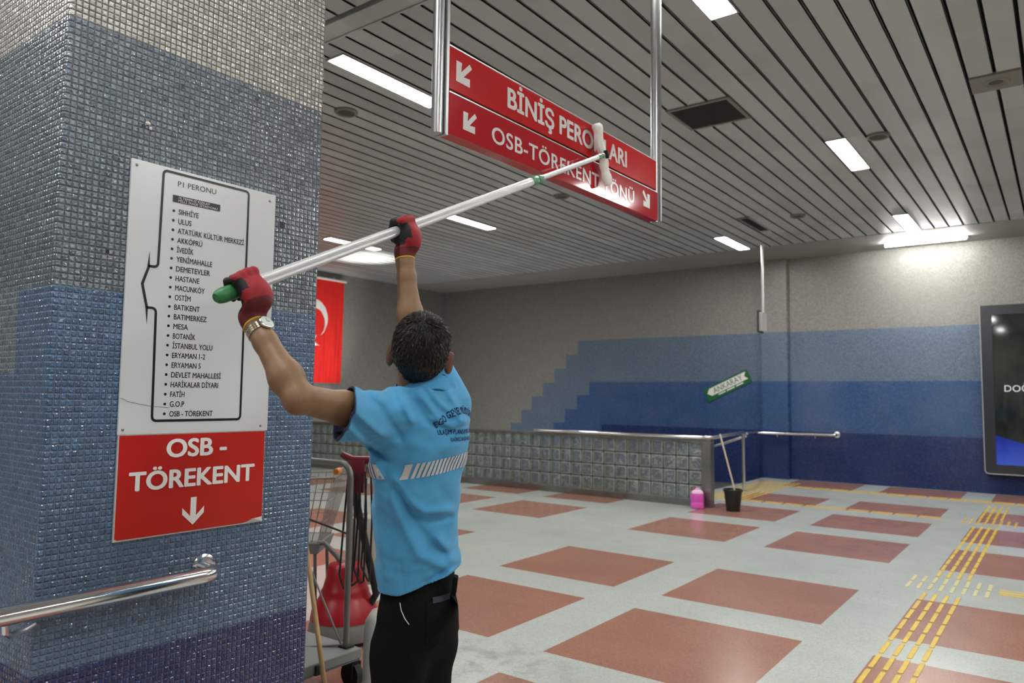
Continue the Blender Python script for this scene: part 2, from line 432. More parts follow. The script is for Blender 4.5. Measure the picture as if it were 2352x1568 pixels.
# tube lamp by the north wall
t = thing('tube_lamp', 'long thin lit tube lamp on the ceiling border above the far wall', 'lamp', (-1.885, 14.6, CEIL - .06))
MB().box(-2.53, -1.24, 14.62, 14.70, CEIL - .05, CEIL - .004).build('batten', M['lamp_frame'], t, bevel=.006)
MB().tube([(-2.51, 14.6, CEIL - .06), (-1.26, 14.6, CEIL - .06)], .022, 12).build('tube', M['tube_diffuser'], t, smooth=True)

up = bpy.data.lights.new('stair_uplight', 'SPOT'); up.energy = 380; up.spot_size = math.radians(52); up.spot_blend = 1.0; up.shadow_soft_size = .08; up.color = (1, .97, .9)
upo = bpy.data.objects.new('stair_uplight', up); COL.objects.link(upo); upo.location = (-11.6, 11.0, 2.6); upo.rotation_euler = (math.radians(196), 0, 0)

# added fill light hidden in the stairwell, brightens far wall and ceiling
ar = bpy.data.lights.new('stairwell_fill', 'AREA'); ar.shape = 'RECTANGLE'; ar.size = 5.0; ar.size_y = 2.4; ar.energy = 60; ar.color = (1, .98, .93)
aro = bpy.data.objects.new('stairwell_fill', ar); COL.objects.link(aro); aro.location = (-10.2, 12.6, -.75); aro.rotation_euler = (math.radians(180), 0, 0)

fs_ = bpy.data.lights.new('flag_spot', 'SPOT'); fs_.energy = 230; fs_.spot_size = math.radians(48); fs_.spot_blend = 1.0; fs_.shadow_soft_size = .06; fs_.color = (1, .98, .94)
fso = bpy.data.objects.new('flag_spot', fs_); COL.objects.link(fso); fso.location = (-11.0, 10.9, .3); fso.rotation_euler = (0, math.radians(136), 0)

def round_speaker(x, y, label, square=False, r=.115):
    o = thing('ceiling_speaker', label, 'speaker', (x, y, CEIL), 'ceiling speakers')
    mb = MB()
    if square: mb.box(x - .19, x + .19, y - .19, y + .19, CEIL - .02, CEIL + .01)
    prof = [(r * .72, CEIL - .012), (r * .74, CEIL - .024), (r * .9, CEIL - .03), (r, CEIL - .018), (r, CEIL + .01), (r * .72, CEIL + .01)]
    mb.lathe((x, y, 0), prof, n=32)
    mb.build('rim', M['speaker_grey'], o, smooth=True)
    MB().lathe((x, y, 0), [(r * .73, CEIL - .014), (r * .5, CEIL - .02), (.005, CEIL - .024)][::-1], n=32).build('speaker_grille', M['dark_mesh'], o, smooth=True)
    return o
round_speaker(-5.72, 4.85, 'round ceiling speaker below the long lamp, left of the red sign')
round_speaker(-1.52, 8.59, 'round ring ceiling speaker beside the lit lamp right of the dark vent')
round_speaker(-.40, 7.68, 'round ceiling speaker in a square plate near the right edge', square=True)
round_speaker(-3.22, 11.69, 'small faint ceiling speaker far off, near the narrow dark vent')
round_speaker(-5.63, 8.71, 'faint round ceiling speaker just under the lower edge of the red sign')
def vent(x0, x1, y0, y1, label, n):
    o = thing('ceiling_vent', label, 'vent', ((x0 + x1) / 2, (y0 + y1) / 2, CEIL), 'ceiling vents')
    f = MB(); z0, z1 = CEIL - .018, CEIL + .01; wd = .035
    f.box(x0, x1, y0, y0 + wd, z0, z1); f.box(x0, x1, y1 - wd, y1, z0, z1); f.box(x0, x0 + wd, y0 + wd, y1 - wd, z0, z1); f.box(x1 - wd, x1, y0 + wd, y1 - wd, z0, z1)
    f.build('vent_frame', M['speaker_grey'], o, bevel=.003)
    g = MB(); g.box(x0 + wd, x1 - wd, y0 + wd, y1 - wd, CEIL - .004, CEIL)
    for k in range(n):
        y = y0 + wd + (k + .5) * (y1 - y0 - 2 * wd) / n; g.box(x0 + wd, x1 - wd, y - .006, y + .006, CEIL - .014, CEIL - .003)
    g.build('vent_grille', M['grille'], o)
vent(-3.09, -2.45, 6.66, 7.30, 'dark square ceiling vent right of the sign post', 22)
vent(-4.06, -3.86, 11.35, 12.42, 'narrow dark ceiling vent far off, left of the thin hanging post', 26)

# ------------------------------------------------------------------ red hanging sign
def hz(y, z): return z + .0138 * (y - 2.24)
SGX = -2.0
hs = thing('hanging_sign', 'long red double sign hung from the ceiling on two metal posts', 'sign', (-2.03, 3.2, 2.62))
def plank(mb, y0, y1, z0, z1, x0, x1):
    vs = [(x, y, hz(y, z)) for z in (z0, z1) for y in (y0, y1) for x in (x0, x1)]
    return mb.add(vs, [(0, 2, 3, 1), (4, 5, 7, 6), (0, 1, 5, 4), (2, 6, 7, 3), (0, 4, 6, 2), (1, 3, 7, 5)])
plank(MB(), 2.235, 4.18, 2.818, 3.0, -2.06, SGX).build('sign_panel', M['sign_red'], hs, bevel=.003)
plank(MB(), 2.235, 4.19, 2.626, 2.802, -2.06, SGX + .004).build('sign_panel', M['sign_red_dark'], hs, bevel=.003)
e_ = MB(); plank(e_, 2.235, 4.19, 2.802, 2.807, -2.058, SGX + .004); plank(e_, 2.235, 4.18, 3.0, 3.006, -2.06, SGX)
e_.build('edge_strip', M['alu'], hs)
for (y, r, nm) in ((2.198, .024, 0), (4.215, .024, 1)):
    pm = MB().tube([(-2.03, y, hz(y, 2.622)), (-2.03, y, CEIL + .01)], r, 20)
    if nm: pm.box(-2.045, -1.995, y + .012, y + .03, hz(y, 2.63), CEIL)
    else: pm.box(-2.06, -2.0, y + .02, y + .036, hz(y, 2.62), CEIL)
    pm.build('post', M['post_metal'], hs, smooth=True)
d = MB()
lettering(d, 'BİNİŞ PERONLARI', (SGX + .0005, 2.633, hz(2.633, 2.862)), (0, 1, .0138), (0, -.0138, 1), 1.155, .096, 'H')
d.build('lettering', M['sign_letter'], hs)
d = MB(); lettering(d, 'OSB-TÖREKENT YÖNÜ', (SGX + .0045, 2.517, hz(2.517, 2.668)), (0, 1, .0138), (0, -.0138, 1), 1.355, .074, 'M', spacing=1.08)
d.build('lettering', M['sign_letter'], hs)
def arrow(mb, o, ax, ay, size, ang, depth=.0009):
    """a stubby arrow pointing along ang (0 = ax), as on the signs"""
    a = math.radians(ang); c, s = math.cos(a), math.sin(a)
    P = [(.5, 0), (.0, .5), (-.2, .3), (.06, .09), (-.55, .09), (-.55, -.09), (.06, -.09), (-.2, -.3), (.0, -.5)]
    mb.prism([((x * c - y * s) * size, (x * s + y * c) * size) for x, y in P], o, ax, ay, depth)
    return mb
for (y, z, sz, ang, dx) in ((2.322, 2.908, .125, 225, 0), (2.362, 2.708, .11, 225, .004), (4.035, 2.722, .12, 315, .004)):
    arrow(MB(), (SGX + dx, y, hz(y, z)), (0, 1, 0), (0, 0, 1), sz, ang).build('arrow', M['sign_letter'], hs)

# ------------------------------------------------------------------ boards on the pillar
PF = -2.45; BX = PF + .012
o = thing('station_list_board', 'white board of black station names screwed to the blue tiled pillar', 'sign', (PF, 1.455, 1.41))
MB().box(PF, BX - .002, 1.175, 1.733, 1.412, 2.320).build('board', M['sign_white'], o, bevel=.002)
names = ["SIHHİYE", "ULUS", "ATATÜRK KÜLTÜR MERKEZİ", "AKKÖPRÜ", "İVEDİK", "YENİMAHALLE", "DEMETEVLER", "HASTANE", "MACUNKÖY", "OSTİM", "BATIKENT", "BATIMERKEZ", "MESA", "BOTANİK", "İSTANBUL YOLU", "ERYAMAN 1-2", "ERYAMAN 5", "DEVLET MAHALLESİ", "HARİKALAR DİYARI", "FATİH", "G.O.P", "OSB - TÖREKENT"]
ends = [1.4167, 1.3914, 1.6005, 1.4352, 1.4035, 1.4765, 1.4694, 1.4302, 1.452, 1.4005, 1.4363, 1.4644, 1.3957, 1.4244, 1.4909, 1.4643, 1.4491, 1.5286, 1.5193, 1.3941, 1.3944, 1.5025]
n = len(names)
for i, (nm, ye) in enumerate(zip(names, ends)):
    z = 2.1645 + (1.4697 - 2.1645) * i / (n - 1)
    lettering(MB(), nm, (BX - .002, 1.3425, z), (0, 1, .012 * (1 - i / (n - 1))), (0, 0, 1), ye - 1.3425, .0186, 'X').build('station_name', M['letter_black'], o)
    MB().lathe((BX - .002, 1.3255, z + .0095), [(.0001, .0008), (.0048, .0006), (.0048, 0)][::-1], (1, 0, 0), 10).build('bullet_dot', M['letter_black'], o)
lettering(MB(), 'P1 PERONU', (BX - .002, 1.3355, 2.2615), (0, 1, .03), (0, 0, 1), .1445, .0185, 'R').build('heading', M['letter_black'], o)
MB().prism([(1.32, 2.2048), (1.4985, 2.2072), (1.4985, 2.2316), (1.32, 2.2292)], (BX - .002, 0, 0), (0, 1, 0), (0, 0, 1), .0006).build('station_plate', M['letter_black'], o)
d = MB(); lettering(d, '15 TEMMUZ KIZILAY', (BX - .0012, 1.3404, 2.2185), (0, 1, .012), (0, 0, 1), .117, .0078)
d.build('plate_text', M['letter_white'], o); d = MB(); lettering(d, 'MİLLİ İRADE İSTASYONU', (BX - .0012, 1.3395, 2.2078), (0, 1, .012), (0, 0, 1), .147, .0078)
d.build('plate_text', M['letter_white'], o)
def stroke(mb, pts, wd, x, close=False, depth=.0007):
    """a flat line of width wd through (y, z) points, mitred"""
    n = len(pts); P = [V(p) for p in pts]; L = []; Rr = []
    for i in range(n):
        a = P[i] - P[i - 1] if (i > 0 or close) else P[1] - P[0]
        b = P[(i + 1) % n] - P[i] if (i < n - 1 or close) else P[-1] - P[-2]
        a = a.normalized(); b = b.normalized(); nn = V((-(a + b).y, (a + b).x)).normalized()
        k = wd / 2 / max(.35, nn.dot(V((-a.y, a.x))))
        L.append(P[i] + nn * k); Rr.append(P[i] - nn * k)
    vs = [(x + depth, p.x, p.y) for p in L] + [(x + depth, p.x, p.y) for p in Rr]
    mb.add(vs, [(i, i + 1, n + i + 1, n + i) for i in range(n - 1)])
def arc(cx, cy, r, a0, a1, n=5): return [(cx + r * math.cos(math.radians(a0 + (a1 - a0) * i / n)), cy + r * math.sin(math.radians(a0 + (a1 - a0) * i / n))) for i in range(n + 1)]
fr = MB(); ya, yb, zt, zb = 1.2835, 1.6135, 2.306, 1.4565; r = .014
path = [(1.2475, 1.971)] + arc(ya - .018, 1.971 + r, r, 270, 360) + arc(ya + r, zt - r, r, 180, 90) + arc(yb - r, zt - r, r, 90, 0) + arc(yb - r, zb + r, r, 0, -90) + arc(ya + r, zb + r, r, 270, 180) + arc(ya - .018, 1.832 - r, r, 0, 90) + [(1.2475, 1.832)]
stroke(fr, path, .0085, BX - .002)
MB_ = fr
MB_.add([(BX - .0013, y, z) for y, z in ((1.2483, 2.0227), (1.2520, 1.966), (1.2340, 1.909), (1.2520, 1.835), (1.2507, 1.7739), (1.2425, 1.836), (1.2245, 1.909), (1.2430, 1.966))], [(0, 7, 1), (1, 7, 6, 2), (2, 6, 5, 3), (3, 5, 4)])
fr.build('route_outline', M['letter_black'], o)
cr = MB(); stroke(cr, [(1.1755, 1.531), (1.19, 1.527), (1.2, 1.520), (1.2115, 1.5181), (1.24, 1.512), (1.2819, 1.5043), (1.30, 1.503), (1.3422, 1.4992)], .0012, BX - .002, depth=.0009)
cr.build('crack', M['grille'], o)
for y, z in ((1.7058, 2.2923), (1.7014, 1.4309), (1.1896, 1.4293), (1.192, 2.300)):
    MB().lathe((BX - .002, y, z), [(.0045, 0), (.0045, .002), (.002, .003)], (1, 0, 0), 10).build('screw', M['brushed'], o, smooth=True)

o = thing('direction_board', 'red board with white place name and down arrow under the white board', 'sign', (PF, 1.45, 1.07))
MB().box(PF, BX - .004, 1.178, 1.7245, 1.073, 1.412).build('backing', M['pale_edge'], o, bevel=.001)
MB().prism([(1.1815, 1.083), (1.19, 1.0785), (1.64, 1.0775), (1.665, 1.081), (1.68, 1.0895), (1.70, 1.0905), (1.722, 1.092), (1.722, 1.410), (1.1815, 1.410)], (BX - .0045, 0, 0), (0, 1, 0), (0, 0, 1), .002).build('red_face', M['board_red'], o)
MB().add([(BX - .0024, 1.652, 1.0785), (BX + .004, 1.682, 1.0905), (BX - .0024, 1.722, 1.092), (BX + .001, 1.722, 1.0755)], [(0, 3, 1), (1, 3, 2)]).build('peeling_corner', M['pale_edge'], o)
d = MB(); lettering(d, 'OSB -', (BX - .0022, 1.3385, 1.332), (0, 1, 0), (0, 0, 1), .226, .062, 'H')
d.build('lettering', M['letter_white'], o); d = MB(); lettering(d, 'TÖREKENT', (BX - .0022, 1.2165, 1.229), (0, 1, 0), (0, 0, 1), .466, .062, 'H')
d.build('lettering', M['letter_white'], o)
arr = MB(); arr.prism([(-.0105, .046), (-.0105, -.018), (-.040, .012), (-.040, -.010), (0, -.048), (.040, -.010), (.040, .012), (.0105, -.018), (.0105, .046)][::-1], (BX - .0022, 1.4448, 1.145), (0, 1, 0), (0, 0, 1), .0009)
arr.build('arrow', M['letter_white'], o)

# small wall damage on the pillar: chipped-out tiles and old plugs
pil = bpy.data.objects['trim_6']
for y, z, r in ((1.343, 2.62, .006), (1.565, 2.685, .006), (1.638, 2.678, .007), (1.352, 2.52, .004), (1.775, 2.215, .012), (1.797, 2.44, .007), (1.645, 2.41, .006), (1.585, 2.405, .004), (1.118, 2.0, .006)):
    MB().box(PF - .001, PF + .0012, y - r, y + r * .8, z - r, z + r * .9).build('chipped_tile', M['letter_black'], pil)
pl = thing('wall_plug', 'chipped white wall plug in the blue mosaic above the white board', 'wall plug', (PF, 1.228, 2.44))
MB().ball((PF + .003, 1.226, 2.452), .0085, 8, (.5, 1.1, .8)).ball((PF + .003, 1.235, 2.438), .007, 8, (.6, .8, 1)).build('plug', M['pale_edge'], pl, smooth=True)
MB().lathe((PF, 1.212, 2.441), [(.006, -.002), (.006, .0012)], (1, 0, 0), 10).build('screw_hole', M['letter_black'], pl)

# ------------------------------------------------------------------ handrail on the pillar
o = thing('handrail', 'polished steel handrail along the tiled pillar below the red board', 'handrail', (-2.36, .9, .9))
rx = -2.362
end = [(rx, .35, .929), (rx, 1.44, .934)] + [(rx - .045 * (1 - math.cos(a)), 1.44 + .055 * math.sin(a), .934) for a in (.3, .6, .9, 1.2, 1.5)] + [(PF + .004, 1.497, .934)]
MB().tube(end, .0265, 24).build('rail', M['steel'], o, smooth=True)
MB().lathe((PF - .001, 1.497, .945), [(.044, 0), (.044, .006), (.036, .011), (.03, .012)], (1, 0, 0), 28).build('wall_flange', M['steel'], o, smooth=True)
MB().tube([(rx, .86, .91), (rx - .008, .865, .885), (rx - .03, .885, .868), (rx - .062, .93, .866), (-2.455, .968, .868)], .009, 10).build('bracket', M['steel'], o, smooth=True)
# ------------------------------------------------------------------ glass block parapet round the stairwell
def glass_mat():
    t = NT('block_glass'); b = t.b; t.t.nodes.remove(b)
    gl = t.n('ShaderNodeBsdfGlossy'); gl.inputs['Roughness'].default_value = .035; gl.inputs['Color'].default_value = (.95, .97, .96, 1)
    tr = t.n('ShaderNodeBsdfTransparent'); tr.inputs['Color'].default_value = (.86, .92, .90, 1)
    tl = t.n('ShaderNodeBsdfTranslucent'); tl.inputs['Color'].default_value = (.62, .68, .66, 1)
    df = t.n('ShaderNodeBsdfDiffuse'); df.inputs['Color'].default_value = (.76, .80, .78, 1)
    p = t.pos(); nz = t.noise(p, 24, 2.0); nm = t.bump(nz, .9, .02)
    t.put(gl.inputs['Normal'], nm); t.put(df.inputs['Normal'], nm)
    fr = t.n('ShaderNodeFresnel'); fr.inputs['IOR'].default_value = 1.5; t.put(fr.inputs['Normal'], nm)
    haze = t.n('ShaderNodeMixShader'); haze.inputs[0].default_value = .5; t.l(tl.outputs[0], haze.inputs[1]); t.l(df.outputs[0], haze.inputs[2])
    m0 = t.n('ShaderNodeMixShader'); t.put(m0.inputs[0], t.m('ADD', .12, t.m('MULTIPLY', t.ramp(nz, .5, .75), .5))); t.l(tr.outputs[0], m0.inputs[1]); t.l(haze.outputs[0], m0.inputs[2])
    mx = t.n('ShaderNodeMixShader'); t.put(mx.inputs[0], t.m('ADD', .05, fr.outputs[0]))
    t.l(m0.outputs[0], mx.inputs[1]); t.l(gl.outputs[0], mx.inputs[2]); t.l(mx.outputs[0], t.out.inputs['Surface'])
    return t.mat
M['block_glass'] = glass_mat()
M['block_side'] = mat('block_side', srgb(232, 238, 234), .3, var=.04, vscale=12)
M['grout'] = mat('grout', srgb(72, 72, 67), .8)
GX0, GX1, GY0, GY1 = -13.7, -4.27, 10.40, 10.49
o = thing('glass_block_parapet', 'low glass block wall with steel frame in front of the stairwell', 'wall', (-9, 10.45, 0))
rail_ = MB(); rail_.box(GX0, -4.13, GY0 - .02, GY1 + .03, 0, .105); rail_.build('base_rail', M['brushed'], o, bevel=.004)
rail_ = MB(); rail_.box(GX0, -4.13, GY0 - .03, GY1 + .04, .925, .975); rail_.build('top_rail', M['brushed'], o, bevel=.008)
MB().box(-4.27, -4.13, GY0 - .025, GY1 + .035, .105, .925).build('end_post', M['brushed'], o, bevel=.006)
lat = MB(); side = MB(); pane = MB(); PIT = .2035; nb = int((GX1 - GX0) / PIT); zr = (.105, .31, .515, .72, .925); g = .011
x_ = GX1
for i in range(nb + 1):
    x = GX1 - i * PIT; lat.box(x - g, x + g, GY0 + .012, GY1 - .012, .105, .925)
for z in zr[1:4]: lat.box(GX1 - nb * PIT, GX1, GY0 + .012, GY1 - .012, z - g, z + g)
for i in range(nb):
    xa, xb = GX1 - (i + 1) * PIT + g, GX1 - i * PIT - g
    for j in range(4):
        za, zb = zr[j] + g * (j > 0), zr[j + 1] - g * (j < 3)
        e = .014                                     # thick glass walls of the hollow block, coloured near white
        for q in ((xa, xa + e, za, zb), (xb - e, xb, za, zb), (xa + e, xb - e, za, za + e), (xa + e, xb - e, zb - e, zb)):
            side.box(q[0], q[1], GY0 + .004, GY1 - .004, q[2], q[3])
        for yy, sg in ((GY0 + .003, -1), (GY1 - .003, 1)):
            rings = []
            for rr, dy in ((1, 0), (.8, .008), (.4, .012)):
                cx, cz, hx, hz_ = (xa + xb) / 2, (za + zb) / 2, (xb - xa) / 2 * rr, (zb - za) / 2 * rr
                rings.append([(cx - hx, yy + sg * dy, cz - hz_), (cx + hx, yy + sg * dy, cz - hz_), (cx + hx, yy + sg * dy, cz + hz_), (cx - hx, yy + sg * dy, cz + hz_)])
            pane.loft(rings, caps=(False, True))
lat.build('grout_lattice', M['grout'], o); side.build('glass_blocks', M['block_side'], o); pane.build('glass_faces', M['block_glass'], o, smooth=True, angle=80)
# tube handrail running on from the parapet
o = thing('stair_handrail', 'steel tube handrail running on from the glass block wall past the black bucket', 'handrail', (-4.4, 11.5, 0))
MB().tube([(-7.2, 10.36, 1.0), (-4.25, 10.36, 1.0), (-4.16, 10.40, 1.0), (-4.13, 10.5, 1.0), (-4.44, 12.55, .995), (-4.46, 12.72, .985), (-4.48, 12.9, .93), (-5.4, 12.95, .60), (-7.6, 12.95, -.6)], .025, 12).build('rail', M['steel'], o, smooth=True)
MB().tube([(-4.465, 12.7, 0), (-4.465, 12.7, .985)], .027, 16).lathe((-4.465, 12.7, 0), [(.06, 0), (.06, .01), (.03, .018)], n=20).build('post', M['steel'], o, smooth=True)
for x in (-6.9, -5.6, -4.55):
    MB().tube([(x, 10.40, .955), (x, 10.36, .985)], .012, 10).ball((x, 10.36, .985), .018, 8).build('bracket', M['steel'], o, smooth=True)
o = thing('wall_handrail', 'short steel handrail fixed to the dark blue band of the far wall', 'handrail', (-4.4, 15.2, .85))
MB().tube([(-4.47, 12.9, .965), (-4.75, 14.2, .94), (-5.0, 14.85, .905), (-4.98, 14.98, .90), (-4.88, 15.02, .895), (-3.62, 15.10, .905), (-3.56, 15.12, .905), (-3.545, 15.2, .905), (-3.545, 15.27, .905)], .027, 12).build('rail', M['steel'], o, smooth=True)
MB().lathe((-3.545, 15.27, .905), [(.06, 0), (.06, .012), (.03, .02)], (0, -1, 0), 20).build('wall_flange', M['steel'], o, smooth=True)
for x in (-4.62, -3.9): MB().tube([(x, 15.08, .885), (x, 15.1, .83), (x, 15.2, .82), (x, 15.27 if x > -4.4 else 15.14, .82)], .012, 8).build('bracket', M['steel'], o, smooth=True)

# ------------------------------------------------------------------ pink canister, bucket and mop by the parapet
M['pink'] = mat('pink_liquid', srgb(226, 92, 196), .3, spec=.5)
M['pink_top'] = mat('pale_pink_plastic', srgb(232, 190, 222), .35)
M['red_plastic'] = mat('red_plastic', srgb(178, 20, 28), .35)
M['black_plastic'] = mat('black_plastic', srgb(22, 22, 23), .35)
M['wood'] = mat('wood', srgb(178, 146, 98), .55, var=.12, vscale=18)
M['pale_wood'] = mat('pale_wood', srgb(196, 182, 160), .55, var=.08, vscale=18)
o = thing('canister', 'pink plastic canister with white top and red cap at the end of the glass wall', 'canister', (-4.26, 10.26, 0))
def rrect(cx, cy, hx, hy, z, r=.03, ang=0, n=4):
    pts = []
    for sx, sy, a0 in ((1, 1, 0), (-1, 1, 90), (-1, -1, 180), (1, -1, 270)):
        for q in range(n + 1):
            a = math.radians(a0 + 90 * q / n); pts.append((sx * (hx - r) + r * math.cos(a), sy * (hy - r) + r * math.sin(a)))
    c, s_ = math.cos(ang), math.sin(ang)
    return [(cx + x * c - y * s_, cy + x * s_ + y * c, z) for x, y in pts]
ca = .6; cx, cy = -4.27, 10.22
MB().loft([rrect(cx, cy, .086 * k, .07 * k, z, .03, ca) for k, z in ((.86, 0), (.97, .01), (1, .03), (1, .085), (.975, .09), (.975, .10), (1, .105), (1, .19), (.97, .215))]).build('body', M['pink'], o, smooth=True, angle=50)
MB().loft([rrect(cx, cy, .086 * k, .07 * k, z, .03, ca) for k, z in ((.97, .215), (.93, .235), (.7, .262), (.45, .268))]).tube([(cx + .035, cy - .0, .25), (cx + .04, cy, .285), (cx - .01, cy + .0, .285), (cx - .02, cy, .26)], .010, 8).build('shoulder', M['pink_top'], o, smooth=True, angle=50)
MB().lathe((cx - .045, cy - .03, 0), [(.021, .245), (.021, .278), (.017, .282)], n=16).build('cap', M['red_plastic'], o, smooth=True)
o = thing('bucket', 'black plastic bucket on a red floor tile beside the pink canister', 'bucket', (-3.79, 10.32, 0))
cx, cy = -3.79, 10.34
MB().lathe((cx, cy, 0), [(.085, 0), (.092, .004), (.123, .27), (.134, .272), (.136, .3), (.126, .303), (.118, .26), (.086, .012), (.001, .01)], n=32).build('shell', M['black_plastic'], o, smooth=True)
MB().tube([(cx + .136 * math.cos(a), cy + .136 * math.sin(a), .285 + .0 - .05 * math.sin((a - .4)) ** 2 * 0 - .02 * math.sin(a - .4)) for a in np.linspace(.4, .4 + math.pi, 14)], .004, 6).build('handle', M['steel'], o, smooth=True)
o = thing('mop', 'pale wooden stick standing in the black bucket, leaning on the rail', 'mop', (-3.79, 10.34, .02))
MB().tube([(-3.80, 10.33, .06), (-3.775, 10.36, .3), (-4.04, 10.52, 1.05)], .012, 10).build('stick', M['pale_wood'], o, smooth=True)
MB().lathe((-3.80, 10.33, .014), [(.045, 0), (.05, .03), (.03, .07), (.014, .09)], n=14).build('mop_head', M['pale_wood'], o, smooth=True)

# ------------------------------------------------------------------ far wall: green sign, hanging post, advertising screen
M['green'] = mat('sign_green', srgb(20, 98, 52), .4)
o = thing('green_arrow_sign', 'tilted green sign with white arrow fixed to the far blue wall', 'sign', (-5.6, YN, 1.5))
c0 = V((-6.10, YN, 1.49)); ua = V((.905, 0, .425)).normalized(); va = V((-.425, 0, .905)).normalized()
def gp(a, b, d=0): return c0 + ua * a + va * b - V((0, d, 0))
LW, LH = 1.03, .285
MB().add([gp(0, 0, .02), gp(LW, 0, .02), gp(LW, LH, .02), gp(0, LH, .02), gp(0, 0), gp(LW, 0), gp(LW, LH), gp(0, LH)], [(0, 1, 2, 3), (4, 7, 6, 5), (0, 4, 5, 1), (1, 5, 6, 2), (2, 6, 7, 3), (3, 7, 4, 0)]).build('panel', M['green'], o)
MB().prism([(.05, .17), (.13, .09), (.89, .09), (.99, .09), (.93, .165), (.99, .25), (.13, .25)], gp(0, 0, .0205), ua, va, .001).build('arrow_shape', M['letter_white'], o)
d = MB(); lettering(d, 'ANKARAY', gp(.2, .115, .0225), ua, va, .68, .115, 'B', depth=.001); d.build('lettering', M['green'], o)
d = MB()
for a, b in ((.26, .44), (.46, .66), (.68, .86)): d.prism([(a, .045), (b, .045), (b - .01, .072), (a + .02, .070)], gp(0, 0, .0205), ua, va, .001)
d.build('small_print', M['letter_white'], o)
o = thing('hanging_post_sign', 'thin grey hanging post with a small box, near the far wall', 'sign', (-4.37, 13.5, 2.75))
MB().tube([(-4.362, 13.5, CEIL - .004), (-4.362, 13.5, 3.12)], .024, 12).build('post', M['alu'], o, smooth=True)
MB().box(-4.40, -4.33, 13.38, 13.62, 2.79, 3.13).build('sign_box', M['lamp_frame'], o, bevel=.005)
MB().box(-4.425, -4.40, 13.36, 13.64, 2.77, 3.17).build('back_plate', M['grille'], o)

M['screen_frame'] = mat('screen_frame', srgb(48, 51, 56), .25, spec=.5)
def screen_mat():
    t = NT('screen_face'); b = t.b; p = t.pos(); q = t.sep(p)
    n = t.noise(t.vm('MULTIPLY', p, (1.0, 1.0, .6)), 2.2, 4.0)
    c = t.mix(t.ramp(n, .38, .7), srgb(14, 18, 17), srgb(50, 56, 44))
    tr = t.noise(t.comb(t.m('MULTIPLY', q[0], 9), 0.0, t.m('MULTIPLY', q[2], .7)), 1.0, 2.0)
    k = t.m('MULTIPLY', t.ramp(tr, .6, .7), t.m('LESS_THAN', q[2], 1.8))
    c = t.mix(t.m('MULTIPLY', k, .6), c, srgb(62, 60, 50))
    edge = t.m('ADD', 1.0, t.m('MULTIPLY', t.m('ADD', q[0], .97), -.32))
    c = t.mix(t.m('LESS_THAN', q[2], edge), c, t.mix(t.ramp(q[2], .5, .95), srgb(52, 82, 190), srgb(30, 46, 150)))
    t.put(b.inputs['Base Color'], (.01, .01, .01, 1)); b.inputs['Roughness'].default_value = .05
    t.put(b.inputs['Emission Color'], c); b.inputs['Emission Strength'].default_value = .55
    return t.mat
M['screen'] = screen_mat()
o = thing('advertising_screen', 'big dark advertising screen in a grey frame on the far wall', 'screen', (-.3, YN, .35))
xs0, xs1, zs0, zs1, yf = -1.14, .55, .355, 3.225, YN - .16
f = MB()
fr_o = [(xs0 + .03, zs0), (xs1 - .03, zs0), (xs1, zs0 + .03), (xs1, zs1), (xs0, zs1), (xs0, zs0 + .03)]
for a in ((xs0, xs0 + .165, zs0, zs1), (xs1 - .165, xs1, zs0, zs1), (xs0 + .165, xs1 - .165, zs0, zs0 + .155), (xs0 + .165, xs1 - .165, zs1 - .165, zs1)):
    f.box(a[0], a[1], yf, YN, a[2], a[3])
f.build('frame', M['screen_frame'], o)
t_ = MB(); t_.tube([(xs0 - .004, yf - .006, zs1), (xs0 - .004, yf - .006, zs0 + .05), (xs0 + .012, yf - .006, zs0 + .012), (xs0 + .05, yf - .006, zs0 - .004), (xs1, yf - .006, zs0 - .004)], .008, 8)
t_.build('edge_trim', M['lamp_frame'], o, smooth=True)
MB().box(xs0 + .165, xs1 - .165, yf + .02, yf + .05, zs0 + .155, zs1 - .165).build('screen_face', M['screen'], o)
M['screen_text'] = mat('screen_text', srgb(150, 150, 146), .5, emit=srgb(190, 192, 188), estr=.6)
d = MB(); lettering(d, 'DOĞ', (-.825, yf + .019, 1.745), (1, 0, 0), (0, 0, 1), .34, .105, 'B', spacing=1.05); d.build('lettering', M['screen_text'], o)

# ------------------------------------------------------------------ flag on the west wall
M['flag_red'] = mat('flag_red', srgb(222, 44, 40), .75, spec=.2, var=.06, vscale=4)
o = thing('flag', 'red flag with white crescent hanging from a white bar on the far left wall', 'flag', (-13.6, 10.88, 1.8))
def flag_x(y, z): 
    d_ = (4.2 - z) / 2.4
    return -13.6 + .035 * d_ * math.sin(y * 17 + z * 1.2) + .02 * d_ * math.sin(y * 41 - z * 2)
NY, NZ, y0, y1, z0, z1 = 60, 50, 10.13, 11.63, 1.82, 4.2
vs = [(flag_x(y0 + (y1 - y0) * i / NY, z0 + (z1 - z0) * j / NZ), y0 + (y1 - y0) * i / NY - .02 * (1 - j / NZ) * (1 if i == NY else 0), z0 + (z1 - z0) * j / NZ) for j in range(NZ + 1) for i in range(NY + 1)]
fs = [(j * (NY + 1) + i, j * (NY + 1) + i + 1, (j + 1) * (NY + 1) + i + 1, (j + 1) * (NY + 1) + i) for j in range(NZ) for i in range(NY)]
n_ = len(vs); vs2 = [(x - .006, y, z) for x, y, z in vs]
MB().add(vs, fs).add(vs2, [tuple(reversed(f)) for f in fs]).build('cloth', M['flag_red'], o, smooth=True, angle=180)
fc, fz, fr1, fr2 = 10.74, 3.28, .44, .35
pts = []
N_ = 40
for i in range(N_ + 1):
    a = math.radians(-90 + 38 + (360 - 76) * i / N_) + math.pi        # crescent opening downwards
    pts.append((a,))
